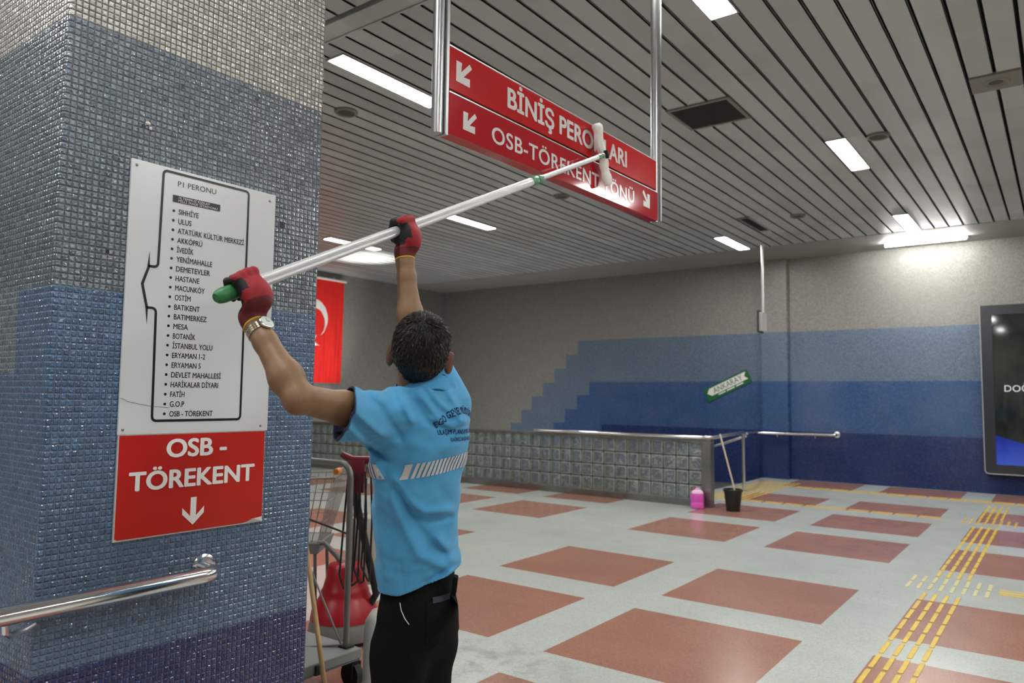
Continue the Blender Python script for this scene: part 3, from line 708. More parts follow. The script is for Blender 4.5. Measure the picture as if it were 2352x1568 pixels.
def crescent(n=48):
    # outer circle (fc,fz) r1, inner circle shifted downward
    sh = .105; x_int = None
    yi = (fr1 ** 2 - fr2 ** 2 + sh ** 2) / (2 * sh); xi = math.sqrt(max(0, fr1 ** 2 - yi ** 2))
    a0 = math.atan2(-yi, xi); b0 = math.atan2(-yi + sh, xi)
    out = [(fr1 * math.cos(a0 + (math.pi - 2 * a0) * i / n), fr1 * math.sin(a0 + (math.pi - 2 * a0) * i / n)) for i in range(n + 1)]
    inn = [(fr2 * math.cos(b0 + (math.pi - 2 * b0) * i / n), -sh + fr2 * math.sin(b0 + (math.pi - 2 * b0) * i / n)) for i in range(n + 1)]
    return out, inn
ou, inn = crescent(); c_ = MB(); K = 5
rows_ = []
for k in range(K + 1):
    rows_.append([(lambda y, z: (flag_x(y, z) + .006, y, z))(fc + ou[i][0] * (1 - k / K) + inn[i][0] * k / K, fz + ou[i][1] * (1 - k / K) + inn[i][1] * k / K) for i in range(len(ou))])
m_ = len(ou); c_.add([p for r in rows_ for p in r], [(k * m_ + i, k * m_ + i + 1, (k + 1) * m_ + i + 1, (k + 1) * m_ + i) for k in range(K) for i in range(m_ - 1)])
c_.build('crescent', M['letter_white'], o, smooth=True, angle=180)
s_ = MB(); sp = []
for i in range(10):
    a = math.radians(-90 + 36 * i); r_ = .22 if i % 2 == 0 else .085
    y, z = fc + r_ * math.cos(a), fz - .55 + r_ * math.sin(a); sp.append((flag_x(y, z) + .008, y, z))
s_.add(sp + [(flag_x(fc, fz - .55) + .008, fc, fz - .55)], [(i, (i + 1) % 10, 10) for i in range(10)]).build('star', M['letter_white'], o)
MB().tube([(-13.6, 10.08, 4.215), (-13.6, 11.69, 4.215)], .028, 12).build('bar', M['letter_white'], o, smooth=True)
MB().tube([(-13.6, 10.3, 4.21), (-13.72, 10.3, 4.3)], .008, 6).tube([(-13.6, 11.4, 4.21), (-13.72, 11.4, 4.3)], .008, 6).build('cord', M['letter_white'], o)

# ------------------------------------------------------------------ yellow tactile strips on the floor
M['tactile'] = mat('tactile_yellow', srgb(204, 172, 52), .45, var=.12, vscale=14)
M['tactile_far'] = mat('tactile_worn', srgb(190, 160, 74), .5, var=.15, vscale=9)
M['tactile_pale'] = mat('tactile_pale', srgb(188, 184, 136), .5, var=.08, vscale=14)
def pad(mb, cx, cy, hx, hy, h=.004):
    r = min(hx, hy) * .7
    mb.loft([rrect(cx, cy, hx, hy, 0, r, 0, 3), rrect(cx, cy, hx, hy, h * .7, r, 0, 3), rrect(cx, cy, hx - .003, hy - .003, h, r * .8, 0, 3)], caps=(False, True))
for ya, yb, lab in ((1.74, 7.05, 'nearest and brightest stretch of the yellow dashed tactile strip at lower right'), (7.72, 11.25, 'middle stretch of the yellow tactile strip beyond the pale worn crossing'), (11.9, 13.5, 'last short stretch of the yellow tactile strip before the farthest cross strip')):
    o = thing('tactile_strip', lab, 'tactile strip', (-.85, (ya + yb) / 2, 0))
    for k in range(4):
        x = -.972 + .0785 * k; mb = MB(); y = ya
        while y + .274 < yb + .05: pad(mb, x, y + .135, .0145, .137); y += .312
        mb.build('pad_row', M['tactile'], o)
for nm, Y0, lab in (('near', 7.12, 'pale worn patch of tactile bars crossing the long yellow strip'), ('far', 11.3, 'faded patch of tactile bars where the long strip meets the far cross strip')):
    o = thing('tactile_crossing', lab, 'tactile strip', (-.85, Y0 + .2, 0))
    for r_ in range(2):
        mb = MB()
        for k in range(8): pad(mb, -1.13 + .081 * k, Y0 + .13 + r_ * .29, .0145, .125)
        mb.build('bar_row', M['tactile_pale'] if nm == 'near' else M['tactile_far'], o)
o = thing('tactile_strip', 'short yellow tactile strip leaving the photo at right from the pale crossing', 'tactile strip', (1, 7.4, 0))
for k in range(3):
    mb = MB()
    for i in range(20): pad(mb, -.37 + .30 * i, 7.33 + .08 * k, .125, .0145)
    mb.build('pad_row', M['tactile'], o)
o = thing('tactile_strip', 'far yellow cross strip from the black bucket towards the long strip', 'tactile strip', (-2.6, 11.6, 0))
for k in range(3):
    mb = MB(); x = -4.05
    while x < -1.5: pad(mb, x + .13, 11.52 + .06 * k, .137, .0145); x += .30
    mb.build('pad_row', M['tactile_far'], o)
o = thing('tactile_strip', 'farthest yellow cross strip just in front of the dark blue far wall', 'tactile strip', (0, 13.9, 0))
for k in range(4):
    mb = MB(); x = -3.95
    while x < 3: pad(mb, x + .13, 13.82 + .075 * k, .137, .0145); x += .30
    mb.build('pad_row', M['tactile_far'], o)
o = thing('tactile_field', 'worn orange tactile field at the head of the stairs beside the steel post', 'tactile strip', (-4.4, 13, 0))
for k in range(9):
    mb = MB(); y = 11.3
    while y < 14.6: pad(mb, -4.72 + .082 * k, y + .135, .02, .138); y += .30
    mb.build('pad_row', M['tactile_far'], o)
# ------------------------------------------------------------------ cleaning gear behind the man
M['grey_tube'] = mat('grey_tube', srgb(112, 110, 106), .4, metal=.3)
M['grey_plastic'] = mat('grey_plastic', srgb(120, 122, 120), .55, var=.08, vscale=8)
M['pale_plastic'] = mat('pale_plastic', srgb(196, 194, 180), .5, var=.05, vscale=6)
M['tank'] = mat('tank_plastic', srgb(150, 146, 136), .5, var=.06, vscale=5)
M['rubber'] = mat('rubber', srgb(26, 27, 28), .7)
M['polish_red'] = mat('polisher_red', srgb(158, 20, 32), .35, var=.08, vscale=8)
M['dark_red'] = mat('handle_dark_red', srgb(98, 20, 30), .35)
M['wire'] = mat('wire', srgb(150, 148, 142), .35, metal=.7)
M['orange'] = mat('orange_plastic', srgb(206, 120, 40), .45)

o = thing('platform_trolley', 'grey platform trolley with tubular frame and castor beside the tiled pillar', 'trolley', (-3.35, 2.5, 0))
MB().box(-3.74, -3.06, 2.16, 2.81, .155, .208).box(-3.73, -3.07, 2.17, 2.80, .142, .155).build('deck', M['grey_plastic'], o, bevel=.012, bseg=3)
c1_, c2_ = (-3.135, 2.765), (-3.665, 2.765)
U_ = [(c1_[0], c1_[1], .17), (c1_[0], c1_[1], 1.10)] + [(c1_[0] - .075 * (1 - math.cos(a)), c1_[1], 1.10 + .075 * math.sin(a)) for a in (.4, .8, 1.2, 1.57)]
U_ += [(c2_[0] + .075 * (1 - math.cos(a)), c2_[1], 1.10 + .075 * math.sin(a)) for a in (1.57, 1.2, .8, .4)] + [(c2_[0], c2_[1], 1.10), (c2_[0], c2_[1], .17)]
MB().tube(U_, .0165, 14).build('frame_tube', M['grey_tube'], o, smooth=True)
MB().tube([(c1_[0], 2.765, .80), (c2_[0], 2.765, .87)], .006, 8).build('cross_bar', M['rubber'], o, smooth=True)
MB().tube([(c1_[0] - .01, 2.75, .205), (-3.50, 2.755, .66), (c2_[0] + .005, 2.765, .84)], .0055, 8).build('brace', M['grey_tube'], o, smooth=True)
MB().tube([(c1_[0], 2.76, .22), (-3.5, 2.5, .19)], .006, 8).build('brace', M['grey_tube'], o, smooth=True)
MB().box(-3.075, -3.05, 2.50, 2.53, .148, .20).build('edge_clip', M['rubber'], o, bevel=.004)
MB().box(-3.17, -3.10, 2.735, 2.795, .208, .22).build('frame_socket', M['rubber'], o, bevel=.004)
for x, y in ((-3.11, 2.79), (-3.69, 2.79), (-3.11, 2.19), (-3.69, 2.19)):
    cm = MB().tube([(x, y - .02, .066), (x, y + .02, .066)], .066, 24)
    cm.lathe((x, y, 0), [(.036, .128), (.04, .14), (.03, .146)], n=14).box(x - .03, x + .035, y - .031, y - .023, .055, .135).box(x - .03, x + .035, y + .023, y + .031, .055, .135)
    cm.build('castor', M['rubber'], o, smooth=True)

o = thing('floor_polisher', 'red floor polishing machine with grey base and black cables behind the trolley', 'floor polisher', (-3.74, 3.27, 0))
px_, py_ = -3.74, 3.28
MB().lathe((px_, py_, 0), [(.215, .03), (.222, .05), (.222, .10), (.212, .14), (.20, .145)], n=40).build('base_ring', M['grey_plastic'], o, smooth=True)
MB().lathe((px_, py_, 0), [(.19, 0), (.195, .03)], n=32).build('brush', M['rubber'], o, smooth=True)
MB().lathe((px_, py_, 0), [(.216, .142), (.205, .20), (.165, .27), (.15, .30), (.152, .31), (.14, .33), (.122, .40), (.112, .462), (.104, .474), (.06, .48), (.001, .482)], n=40).build('motor_hood', M['polish_red'], o, smooth=True, angle=50)
MB().tube([(px_ + .10, py_ + .05, .12), (px_ + .19, py_ + .09, .30), (-3.585, 3.17, 1.02), (-3.575, 3.155, 1.14)], .024, 14).build('handle_tube', M['rubber'], o, smooth=True)
MB().tube([(-3.62, 3.11, 1.185), (-3.57, 3.155, 1.15), (-3.48, 3.22, 1.148), (-3.36, 3.32, 1.16)], [.02, .026, .026, .02], 12).obox((-3.545, 3.175, 1.05), (.042, .03, 0), (-.018, .024, 0), (0, 0, .10)).build('grip', M['dark_red'], o, smooth=True, bevel=.006)
for k in range(4):
    x = -3.585 + .03 * k; y = 3.13 + .02 * k
    pts = [(x + .02, y, 1.10 - .02 * k), (x - .012 + .01 * k, y, .80), (x - .03 + .012 * k, y - .01, .45 + .02 * k), (x + .0 + .02 * k, y, .37 + .02 * k), (x + .05, y + .02, .42), (x + .06, y + .02, .8), (x + .05, y + .01, 1.08)]
    cu = [V(pts[0])]
    for i in range(1, len(pts)):
        for q in (.33, .66, 1): cu.append(V(pts[i - 1]).lerp(V(pts[i]), q))
    MB().tube(cu, .0065, 8).build('cable', M['rubber'], o, smooth=True)
MB().tube([(-3.97, 3.13, .50), (-3.93, 3.16, .60), (-3.86, 3.20, .60), (-3.80, 3.25, .52), (-3.76, 3.28, .46)], .017, 12).build('hose', M['grey_tube'], o, smooth=True)
MB().lathe((-3.83, 3.50, 0), [(.085, .30), (.098, .32), (.098, .68), (.08, .73), (.03, .745), (.03, .765)], n=28).build('water_tank', M['tank'], o, smooth=True, angle=50)

o = thing('white_container', 'tall rounded white plastic container on the floor beside the man\'s black trousers', 'container', (-2.72, 2.62, 0))
MB().loft([rrect(-2.682, 2.615, .10 * k, .10 * k, z, .06 * k, .63) for k, z in ((.9, 0), (1, .02), (1, .42), (.93, .475), (.75, .505), (.3, .52))]).build('body', M['pale_plastic'], o, smooth=True, angle=60)
MB().lathe((-2.682, 2.615, 0), [(.03, .515), (.03, .535), (.02, .54)], n=16).build('cap', M['pale_plastic'], o, smooth=True)

o = thing('wire_basket_cart', 'wire basket cart with orange grips half hidden behind the tiled pillar', 'cart', (-4.05, 3.3, 0))
ba = V((.803, .596, 0)); bb = V((-.596, .803, 0)); bc = V((-4.10, 3.20, 0)); wm = MB()
def bp_(a, b, z): 
    return bc + ba * a + bb * b + V((0, 0, z))
top = [bp_(-.28, -.2, 1.0), bp_(.26, -.2, 1.02), bp_(.26, .25, 1.02), bp_(-.28, .25, 1.0)]
bot = [bp_(-.24, -.15, .60), bp_(.15, -.15, .60), bp_(.15, .2, .60), bp_(-.24, .2, .60)]
for ring in (top, bot): wm.tube(ring, .006, 8, closed=True)
for q in (.33, .66): wm.tube([bot[i].lerp(top[i], q) for i in range(4)], .0035, 6, closed=True)
for i in range(4):
    j = (i + 1) % 4
    for k in range(10):
        t_ = k / 10; wm.tube([bot[i].lerp(bot[j], t_), top[i].lerp(top[j], t_)], .0024, 6)
wm.build('wire_basket', M['wire'], o, smooth=True)
MB().loft([[bp_(a, b, z) for a, b in ((-.26 + e, -.17 + e), (.17 - e, -.17 + e), (.17 - e, .22 - e), (-.26 + e, .22 - e))] for z, e in ((.53, .02), (.60, 0))]).build('tray', M['grey_plastic'], o)
for a, b in ((-.22, -.13), (.13, -.13), (.13, .18), (-.22, .18)):
    MB().tube([bp_(a, b, .53), bp_(a * 1.15, b * 1.1, .07)], .011, 10).build('leg', M['grey_tube'], o, smooth=True)
    MB().tube([bp_(a * 1.15, b * 1.1 - .014, .045), bp_(a * 1.15, b * 1.1 + .014, .045)], .045, 16).build('wheel', M['rubber'], o, smooth=True)
MB().tube([bp_(.27, -.22, 1.06), bp_(.27, .27, 1.06)], .012, 10).build('push_handle', M['grey_tube'], o, smooth=True)
for b in (-.17, .2): MB().tube([bp_(.27, b - .05, 1.06), bp_(.27, b + .05, 1.06)], .02, 12).build('orange_grip', M['orange'], o, smooth=True)
MB().obox(bp_(.02, -.1, .78), (.035, .01, -.01), (0, .012, 0), (-.015, 0, .11)).build('red_bottle', M['red_plastic'], o, bevel=.008)

o = thing('broom', 'thin wooden broom stick leaning in front of the trolley beside the pillar edge', 'broom', (-2.95, 2.46, 0))
b0, b1 = V((-2.945, 2.485, .06)), V((-3.385, 2.62, 1.02))
MB().tube([b0, b1], .0125, 12).build('stick', M['wood'], o, smooth=True)
MB().obox((-2.96, 2.42, .035), (.02, .11, 0), (-.03, .006, 0), (0, 0, .034)).build('broom_head', M['rubber'], o, bevel=.01)

# ------------------------------------------------------------------ telescopic pole with the cleaning pad
M['green_plastic'] = mat('green_plastic', srgb(38, 112, 62), .45, var=.1, vscale=30)
M['pale_green'] = mat('green_collar', srgb(84, 146, 104), .35)
M['cloth_white'] = mat('white_cloth', srgb(232, 230, 224), .9, spec=.1, var=.08, vscale=26, bump=.6, bscale=160)
PA, PB = V((-1.805, 1.133, 1.815)), V((-1.927, 3.383, 2.834)); AX = (PB - PA).normalized()
def pp(s): return PA + AX * s
o = thing('telescopic_pole', 'long aluminium telescopic pole with white cleaning pad held up against the red sign', 'cleaning pole', tuple(PA))
u_ = AX.cross(V((0, 0, 1))).normalized(); v_ = AX.cross(u_)
rings = []
for s in (.035, 1.71):
    rings.append([pp(s) + (u_ * math.cos(2 * math.pi * k / 72) + v_ * math.sin(2 * math.pi * k / 72)) * (.0185 if k % 2 else .0176) for k in range(72)])
MB().loft(rings).build('outer_tube', M['pole_alu'], o)
MB().tube([pp(1.7), pp(2.44)], .0125, 20).build('inner_tube', M['pole_alu'], o, smooth=True)
MB().lathe(pp(0), [(.001, -.034), (.012, -.031), (.019, -.022), (.0215, -.008), (.0215, .045), (.020, .05)], AX, 20).build('end_cap', M['green_plastic'], o, smooth=True)
for s0, r0, s1, r1 in ((1.69, .0215, 1.735, .0225), (1.745, .0205, 1.79, .0165)):
    MB().lathe(pp(0), [(r0 * .93, s0), (r0, s0 + .004), (r1, s1 - .004), (r1 * .93, s1)], AX, 20).build('locking_collar', M['pale_green'], o, smooth=True)
MB().lathe(pp(0), [(.014, 2.405), (.0155, 2.41), (.0155, 2.432), (.014, 2.436)], AX, 18).build('tip_ring', M['pale_green'], o, smooth=True)
MB().lathe(pp(0), [(.012, 2.436), (.0145, 2.44), (.0135, 2.475), (.009, 2.485)], AX, 18).build('tip', M['grey_plastic'], o, smooth=True)
# washer: T bar in a white sleeve, flat against the sign
def pq(y, z, x=-1.955): return V((x, y, z))
wt, wb = pq(3.355, 3.005), pq(3.492, 2.703)          # ends of the pad
wd = (wb - wt).normalized(); ws = V((1, 0, 0)).cross(wd).normalized()
rings = []; NS = 26
for i in range(NS + 1):
    f_ = i / NS; c_ = wt.lerp(wb, f_)
    nar = 1 - .38 * math.exp(-((f_ - .52) / .10) ** 2)
    hw = .038 * nar * (1 - .12 * f_) + .003 * math.sin(f_ * 31); th = .017 * (.6 if i in (0, NS) else 1) + .002 * math.sin(f_ * 23)
    if i in (0, NS): hw *= .86
    c_ = c_ + ws * (.004 * math.sin(f_ * 17)) + V((.004 * math.sin(f_ * 14), 0, 0))
    rings.append([c_ + ws * (math.copysign(abs(math.cos(a)) ** .6, math.cos(a)) * hw) + V((math.copysign(abs(math.sin(a)) ** .7, math.sin(a)) * th, 0, 0)) for a in [2 * math.pi * k / 20 for k in range(20)]])
pd = MB().loft(rings).build('cleaning_pad', M['cloth_white'], o, smooth=True, angle=180)
MB().tube([pp(2.47), pq(3.425, 2.855)], .010, 10).obox(pq(3.425, 2.852, -1.94), wd * .022, ws * .008, (.022, 0, 0)).build('yoke', M['rubber'], o, smooth=True, bevel=.003)

# ------------------------------------------------------------------ implicit-surface modelling for the person
class SDF:
    def __init__(s, lo, hi, vox):
        s.lo = np.array(lo, float); s.vox = vox; s.n = np.ceil((np.array(hi) - s.lo) / vox).astype(int) + 1
        s.ax = [(s.lo[i] + vox * np.arange(s.n[i])).astype(np.float32) for i in range(3)]
        s.d = np.full(s.n, .05, np.float32)
    def blk(s, lo, hi):
        a = np.clip(np.floor((np.array(lo) - s.lo) / s.vox).astype(int), 0, s.n - 1); b = np.clip(np.ceil((np.array(hi) - s.lo) / s.vox).astype(int) + 1, 1, s.n)
        sl = tuple(slice(a[i], b[i]) for i in range(3))
        return sl, s.ax[0][sl[0]][:, None, None], s.ax[1][sl[1]][None, :, None], s.ax[2][sl[2]][None, None, :]
    def add(s, fn, lo, hi, k=.02):
        m = k + .05; sl, x, y, z = s.blk(np.array(lo) - m, np.array(hi) + m)
        d = fn(x, y, z); a = s.d[sl]; h = np.maximum(k - np.abs(a - d), 0) / k
        s.d[sl] = np.minimum(a, d) - h * h * k * .25
    def sub(s, fn, lo, hi, k=.004):
        sl, x, y, z = s.blk(lo, hi); d = -fn(x, y, z); a = s.d[sl]; h = np.maximum(k - np.abs(a - d), 0) / k
        s.d[sl] = np.maximum(a, d) + h * h * k * .25
    def cone(s, a, b, r1, r2, k=.02):
        a, b = np.array(a, np.float32), np.array(b, np.float32); R = max(r1, r2)
        s.add(lambda x, y, z: rcone(x, y, z, a, b, r1, r2), np.minimum(a, b) - R, np.maximum(a, b) + R, k)
    def ell(s, c, axes, rad, k=.02):
        c = np.array(c, np.float32); R = max(rad)
        s.add(lambda x, y, z: ellip(x, y, z, c, axes, rad), c - R, c + R, k)
    def mesh(s):
        g = vdb.FloatGrid(); g.background = .05; g.copyFromArray(s.d)
        g.transform = vdb.createLinearTransform(voxelSize=s.vox)
        p, q = g.convertToQuads(isovalue=0.0)
        return p + s.lo, q
def rcone(x, y, z, a, b, r1, r2):
    ab = b - a; L = float(ab @ ab)
    px, py, pz = x - a[0], y - a[1], z - a[2]
    t = np.clip((px * ab[0] + py * ab[1] + pz * ab[2]) / L, 0, 1)
    return np.sqrt((px - t * ab[0]) ** 2 + (py - t * ab[1]) ** 2 + (pz - t * ab[2]) ** 2) - (r1 + t * (r2 - r1))
def ellip(x, y, z, c, axes, rad):
    px, py, pz = x - c[0], y - c[1], z - c[2]; s = 0; s2 = 0
    for ax, r in zip(axes, rad):
        q = px * ax[0] + py * ax[1] + pz * ax[2]; s = s + (q / r) ** 2; s2 = s2 + (q / (r * r)) ** 2
    k0 = np.sqrt(s) + 1e-6; k1 = np.sqrt(s2) + 1e-6
    return k0 * (k0 - 1) / k1
def sdf_obj(name, pts, quads, mats, parent, cols=None, smooth_it=2):
    off = np.array(WOFF[parent.name])
    me = bpy.data.meshes.new(name); me.vertices.add(len(pts)); me.vertices.foreach_set('co', (pts - off).astype(np.float32).ravel())
    nq = len(quads); me.loops.add(nq * 4); me.loops.foreach_set('vertex_index', quads.astype(np.int32).ravel())
    me.polygons.add(nq); me.polygons.foreach_set('loop_start', np.arange(0, nq * 4, 4, dtype=np.int32)); me.polygons.foreach_set('loop_total', np.full(nq, 4, np.int32))
    me.update(calc_edges=True); me.validate()
    bm = bmesh.new(); bm.from_mesh(me)
    for _ in range(smooth_it): bmesh.ops.smooth_vert(bm, verts=bm.verts, factor=.5, use_axis_x=True, use_axis_y=True, use_axis_z=True)
    bmesh.ops.recalc_face_normals(bm, faces=bm.faces); bm.to_mesh(me); bm.free()
    me.polygons.foreach_set('use_smooth', [True] * len(me.polygons))
    if cols is not None:
        co = np.empty(len(me.vertices) * 3, np.float32); me.vertices.foreach_get('co', co); co = co.reshape(-1, 3) + off
        nr = np.empty(len(me.vertices) * 3, np.float32); me.vertices.foreach_get('normal', nr)
        at = me.attributes.new('col', 'FLOAT_COLOR', 'POINT'); c = cols(co, nr.reshape(-1, 3)); at.data.foreach_set('color', c.astype(np.float32).ravel())
    for m in (mats if isinstance(mats, list) else [mats]): me.materials.append(m)
    o = bpy.data.objects.new(name, me); link(o, parent); WOFF[o.name] = WOFF[parent.name]
    return o
def vcol_mat(name, rough, spec=.4, bump=0, bscale=400, sss=0, sheen=0, var=.08):
    t = NT(name); b = t.b; a = t.n('ShaderNodeAttribute', attribute_name='col')
    p = t.n('ShaderNodeTexCoord').outputs['Object']; n = t.noise(p, 55, 4.0)
    hs = t.n('ShaderNodeHueSaturation'); t.l(a.outputs['Color'], hs.inputs['Color']); t.put(hs.inputs['Value'], t.m('ADD', 1 - var, t.m('MULTIPLY', n, 2 * var)))
    t.put(b.inputs['Base Color'], hs.outputs[0]); b.inputs['Roughness'].default_value = rough; b.inputs['Specular IOR Level'].default_value = spec
    b.inputs['Sheen Weight'].default_value = sheen
    if sss: b.inputs['Subsurface Weight'].default_value = sss; b.inputs['Subsurface Radius'].default_value = (.012, .005, .003); b.inputs['Subsurface Scale'].default_value = .5
    if bump: t.put(b.inputs['Normal'], t.bump(t.noise(p, bscale, 2.0), bump, .001))
    return t.mat
def colarr(n, c): return np.tile(np.array(c, np.float32), (n, 1))
M['skin'] = vcol_mat('skin', .5, .35, bump=.25, bscale=260, sss=.12)
M['shirt'] = vcol_mat('shirt_blue', .85, .15, bump=.35, bscale=1100, sheen=.15, var=.04)
M['glove'] = vcol_mat('glove', .6, .4, bump=.5, bscale=900, var=.12)
M['trousers'] = mat('trousers_black', srgb(14, 15, 18), .9, spec=.15, bump=.3, bscale=500)
M['shoe'] = mat('shoe_black', srgb(20, 20, 21), .5)
M['hair'] = None

person = thing('person', 'man in a light blue polo shirt and black trousers, seen from behind, arms raised', 'person', (-1.62, 1.70, 0))
FC = np.array((-.995, .10)); LT = np.array((-.10, -.995)); IR = np.array((.803, .596))
TZ = np.array([.86, .93, 1.03, 1.16, 1.29, 1.40, 1.48, 1.545, 1.60])
Ta = np.array([.112, .109, .112, .112, .117, .122, .116, .098, .070])
Tb = np.array([.146, .143, .144, .141, .151, .168, .172, .150, .085])
Tp = np.array([962, 962, 959, 953, 957, 963, 968, 966, 965])
base = np.stack([np.interp(TZ, [.905, 1.58], [-1.629, -1.604]), np.interp(TZ, [.905, 1.58], [1.723, 1.679])], 1) + ((Tp - 960) / 743)[:, None] * IR
def torso(grow=0.0, ztop=1.60, zbot=.86):
    def f(x, y, z):
        cx = np.interp(z, TZ, base[:, 0]); cy = np.interp(z, TZ, base[:, 1]); a = np.interp(z, TZ, Ta) + grow; b = np.interp(z, TZ, Tb) + grow
        px, py = x - cx, y - cy; qf = px * FC[0] + py * FC[1]; ql = px * LT[0] + py * LT[1]
        k0 = np.sqrt((qf / a) ** 2 + (ql / b) ** 2) + 1e-6; k1 = np.sqrt((qf / a ** 2) ** 2 + (ql / b ** 2) ** 2) + 1e-6
        d = k0 * (k0 - 1) / k1
        return np.maximum(np.maximum(d, z - ztop), zbot - z).astype(np.float32)
    return f
LS, LE, LW_ = (-1.608, 1.508, 1.492), (-1.594, 1.222, 1.540), (-1.763, 1.209, 1.728)
RS, RE, RW_ = (-1.605, 1.812, 1.545), (-1.775, 1.820, 1.752), (-1.822, 1.826, 2.010)
lerp = lambda a, b, t: tuple(a[i] + (b[i] - a[i]) * t for i in range(3))
HC = V((-1.585, 1.662, 1.668))
HY = V((-.62, .785, 0)).normalized()
hf = HY * math.cos(.36) + V((0, 0, 1)) * math.sin(.36); hu = -HY * math.sin(.36) + V((0, 0, 1)) * math.cos(.36)
hr = hf.cross(hu); rl = .14
hu, hr = hu * math.cos(rl) + hr * math.sin(rl), hr * math.cos(rl) - hu * math.sin(rl)
HAX = (tuple(hr), tuple(hf), tuple(hu))
def hp(x, y, z): return tuple(HC + hr * x + hf * y + hu * z)
HS = 1.06
def rot2(ax, i, j, ang):
    c, s_ = math.cos(ang), math.sin(ang); A = [V(a) for a in ax]; B = list(A); B[i] = A[i] * c + A[j] * s_; B[j] = A[j] * c - A[i] * s_
    return tuple(tuple(b) for b in B)
bd = SDF((-1.98, 1.10, .02), (-1.36, 2.0, 2.12), .004)
bd.add(torso(-.024, 1.55, .84), (-1.80, 1.48, .84), (-1.42, 1.90, 1.60), .03)
bd.cone((-1.600, 1.685, 1.50), hp(0, -.018, -.055), .064, .062, .03)                      # neck
bd.ell(hp(0, -.012, .045), HAX, (.081 * HS, .100 * HS, .093 * HS), .02)                  # cranium
bd.ell(hp(0, -.055, .015), HAX, (.066 * HS, .052 * HS, .062 * HS), .03)                   # occiput
bd.ell(hp(0, .035, -.045), HAX, (.058 * HS, .062, .075 * HS), .03)                        # face and jaw
bd.ell(hp(0, .075, -.098), HAX, (.028, .024, .02), .03)                                   # chin
bd.cone(hp(0, .094, .008), hp(0, .116, -.032), .010, .0145, .012)                         # nose
bd.ell(hp(0, .084, .022), HAX, (.052, .020, .012), .02)                                   # brow
for s_ in (-1, 1):
    bd.ell(hp(s_ * .045, .07, -.03), HAX, (.024, .022, .02), .02)                          # cheek
    ea = rot2(HAX, 0, 1, -s_ * .45)
    bd.ell(hp(s_ * .0915, -.006, -.002), ea, (.0105, .024, .036), .008)
    bd.ell(hp(s_ * .0905, .004, -.030), ea, (.0085, .011, .014), .008)
    bd.sub(lambda x, y, z: ellip(x, y, z, np.array(hp(s_ * .1005, .008, .0), np.float32), ea, (.006, .011, .02)), np.array(hp(s_ * .1, 0, 0)) - .04, np.array(hp(s_ * .1, 0, 0)) + .04)
    bd.sub(lambda x, y, z: ellip(x, y, z, np.array(hp(s_ * .033, .098, .0), np.float32), HAX, (.017, .012, .010)), np.array(hp(s_ * .033, .098, 0)) - .03, np.array(hp(s_ * .033, .098, 0)) + .03, .008)
bd.ell(hp(0, .093, -.066), HAX, (.024, .010, .006), .008); bd.ell(hp(0, .092, -.077), HAX, (.021, .010, .006), .008)   # lips
for A_, B_, C_, sd in ((LS, LE, LW_, 1), (RS, RE, RW_, -1)):
    bd.cone(A_, lerp(A_, B_, .45), .052, .046, .03); bd.cone(lerp(A_, B_, .45), B_, .046, .037, .02)
    bd.cone(B_, lerp(B_, C_, .28), .037, .0425, .02); bd.cone(lerp(B_, C_, .28), lerp(B_, C_, .8), .0425, .0305, .025); bd.cone(lerp(B_, C_, .8), C_, .0305, .028, .02)
    bd.cone(C_, tuple(V(C_) + (V(C_) - V(B_)).normalized() * .035), .029, .029, .02)
    el = V(B_) + (V(B_) - V(A_)).normalized() * .012 + (V(B_) - V(C_)).normalized() * .020; bd.ell(tuple(el), ((1, 0, 0), (0, 1, 0), (0, 0, 1)), (.020, .020, .020), .03)
HL = {}
for sd, yy in ((1, -1), (-1, 1)):
    hx_, hy_ = -1.631, 1.713 + yy * .062
    HL[sd] = [(hx_, hy_, .90), (hx_ - .015, hy_ + yy * .012, .50), (hx_ + .012, hy_ + yy * .02, .085)]
    a_, b_, c_ = HL[sd]; bd.cone(a_, b_, .062, .050, .04); bd.cone(b_, lerp(b_, c_, .3), .048, .052, .03); bd.cone(lerp(b_, c_, .3), c_, .052, .036, .03)
    bd.cone((c_[0] + .03, c_[1], .055), (c_[0] - .13, c_[1] + yy * .01, .05), .03, .026, .03)
SKIN = srgb(128, 99, 72); SKIN2 = srgb(98, 65, 52); SCALP = srgb(30, 28, 26)
def headloc(co):
    q = co - np.array(HC); return q @ np.array(hr), q @ np.array(hf), q @ np.array(hu)
def hairmask(co):
    x, y, z = headloc(co)
    line = np.interp(y, [-.09, -.05, -.02, .005, .03, .06, .09], [-.060, -.056, -.032, -.005, .02, .058, .072])
    line = line + (1.1 * np.maximum(0, np.abs(x) - .03) + .25 * np.maximum(0, -x)) * (y < -.02)
    ear = (np.abs(x) > .083) & (np.abs(y) < .04) & (z < .04) & (z > -.05)
    r = np.sqrt(x * x + y * y + z * z)
    return (z > line) & (~ear) & (r < .17) & (z > -.09)
def skin_cols(co, nr):
    c = colarr(len(co), SKIN); x, y, z = headloc(co)
    c[hairmask(co)] = SCALP
    ear = (np.abs(x) > .084) & (np.abs(y) < .04) & (np.abs(z + .01) < .06); c[ear] = SKIN2
    lip = (y > .088) & (z < -.058) & (z > -.085) & (np.abs(x) < .026); c[lip] = srgb(158, 92, 82)
    w_ = np.clip(1 - np.linalg.norm(co - np.array(LE), axis=1) / .06, 0, 1)[:, None] * .6; c = c * (1 - w_) + np.array(srgb(120, 80, 58)) * w_
    return c
P_, Q_ = bd.mesh()
body = sdf_obj('body', P_, Q_, M['skin'], person, skin_cols, 2)
M['eye_white'] = mat('eye_white', srgb(230, 226, 220), .2); M['eye_dark'] = mat('eye_dark', srgb(40, 28, 20), .15)
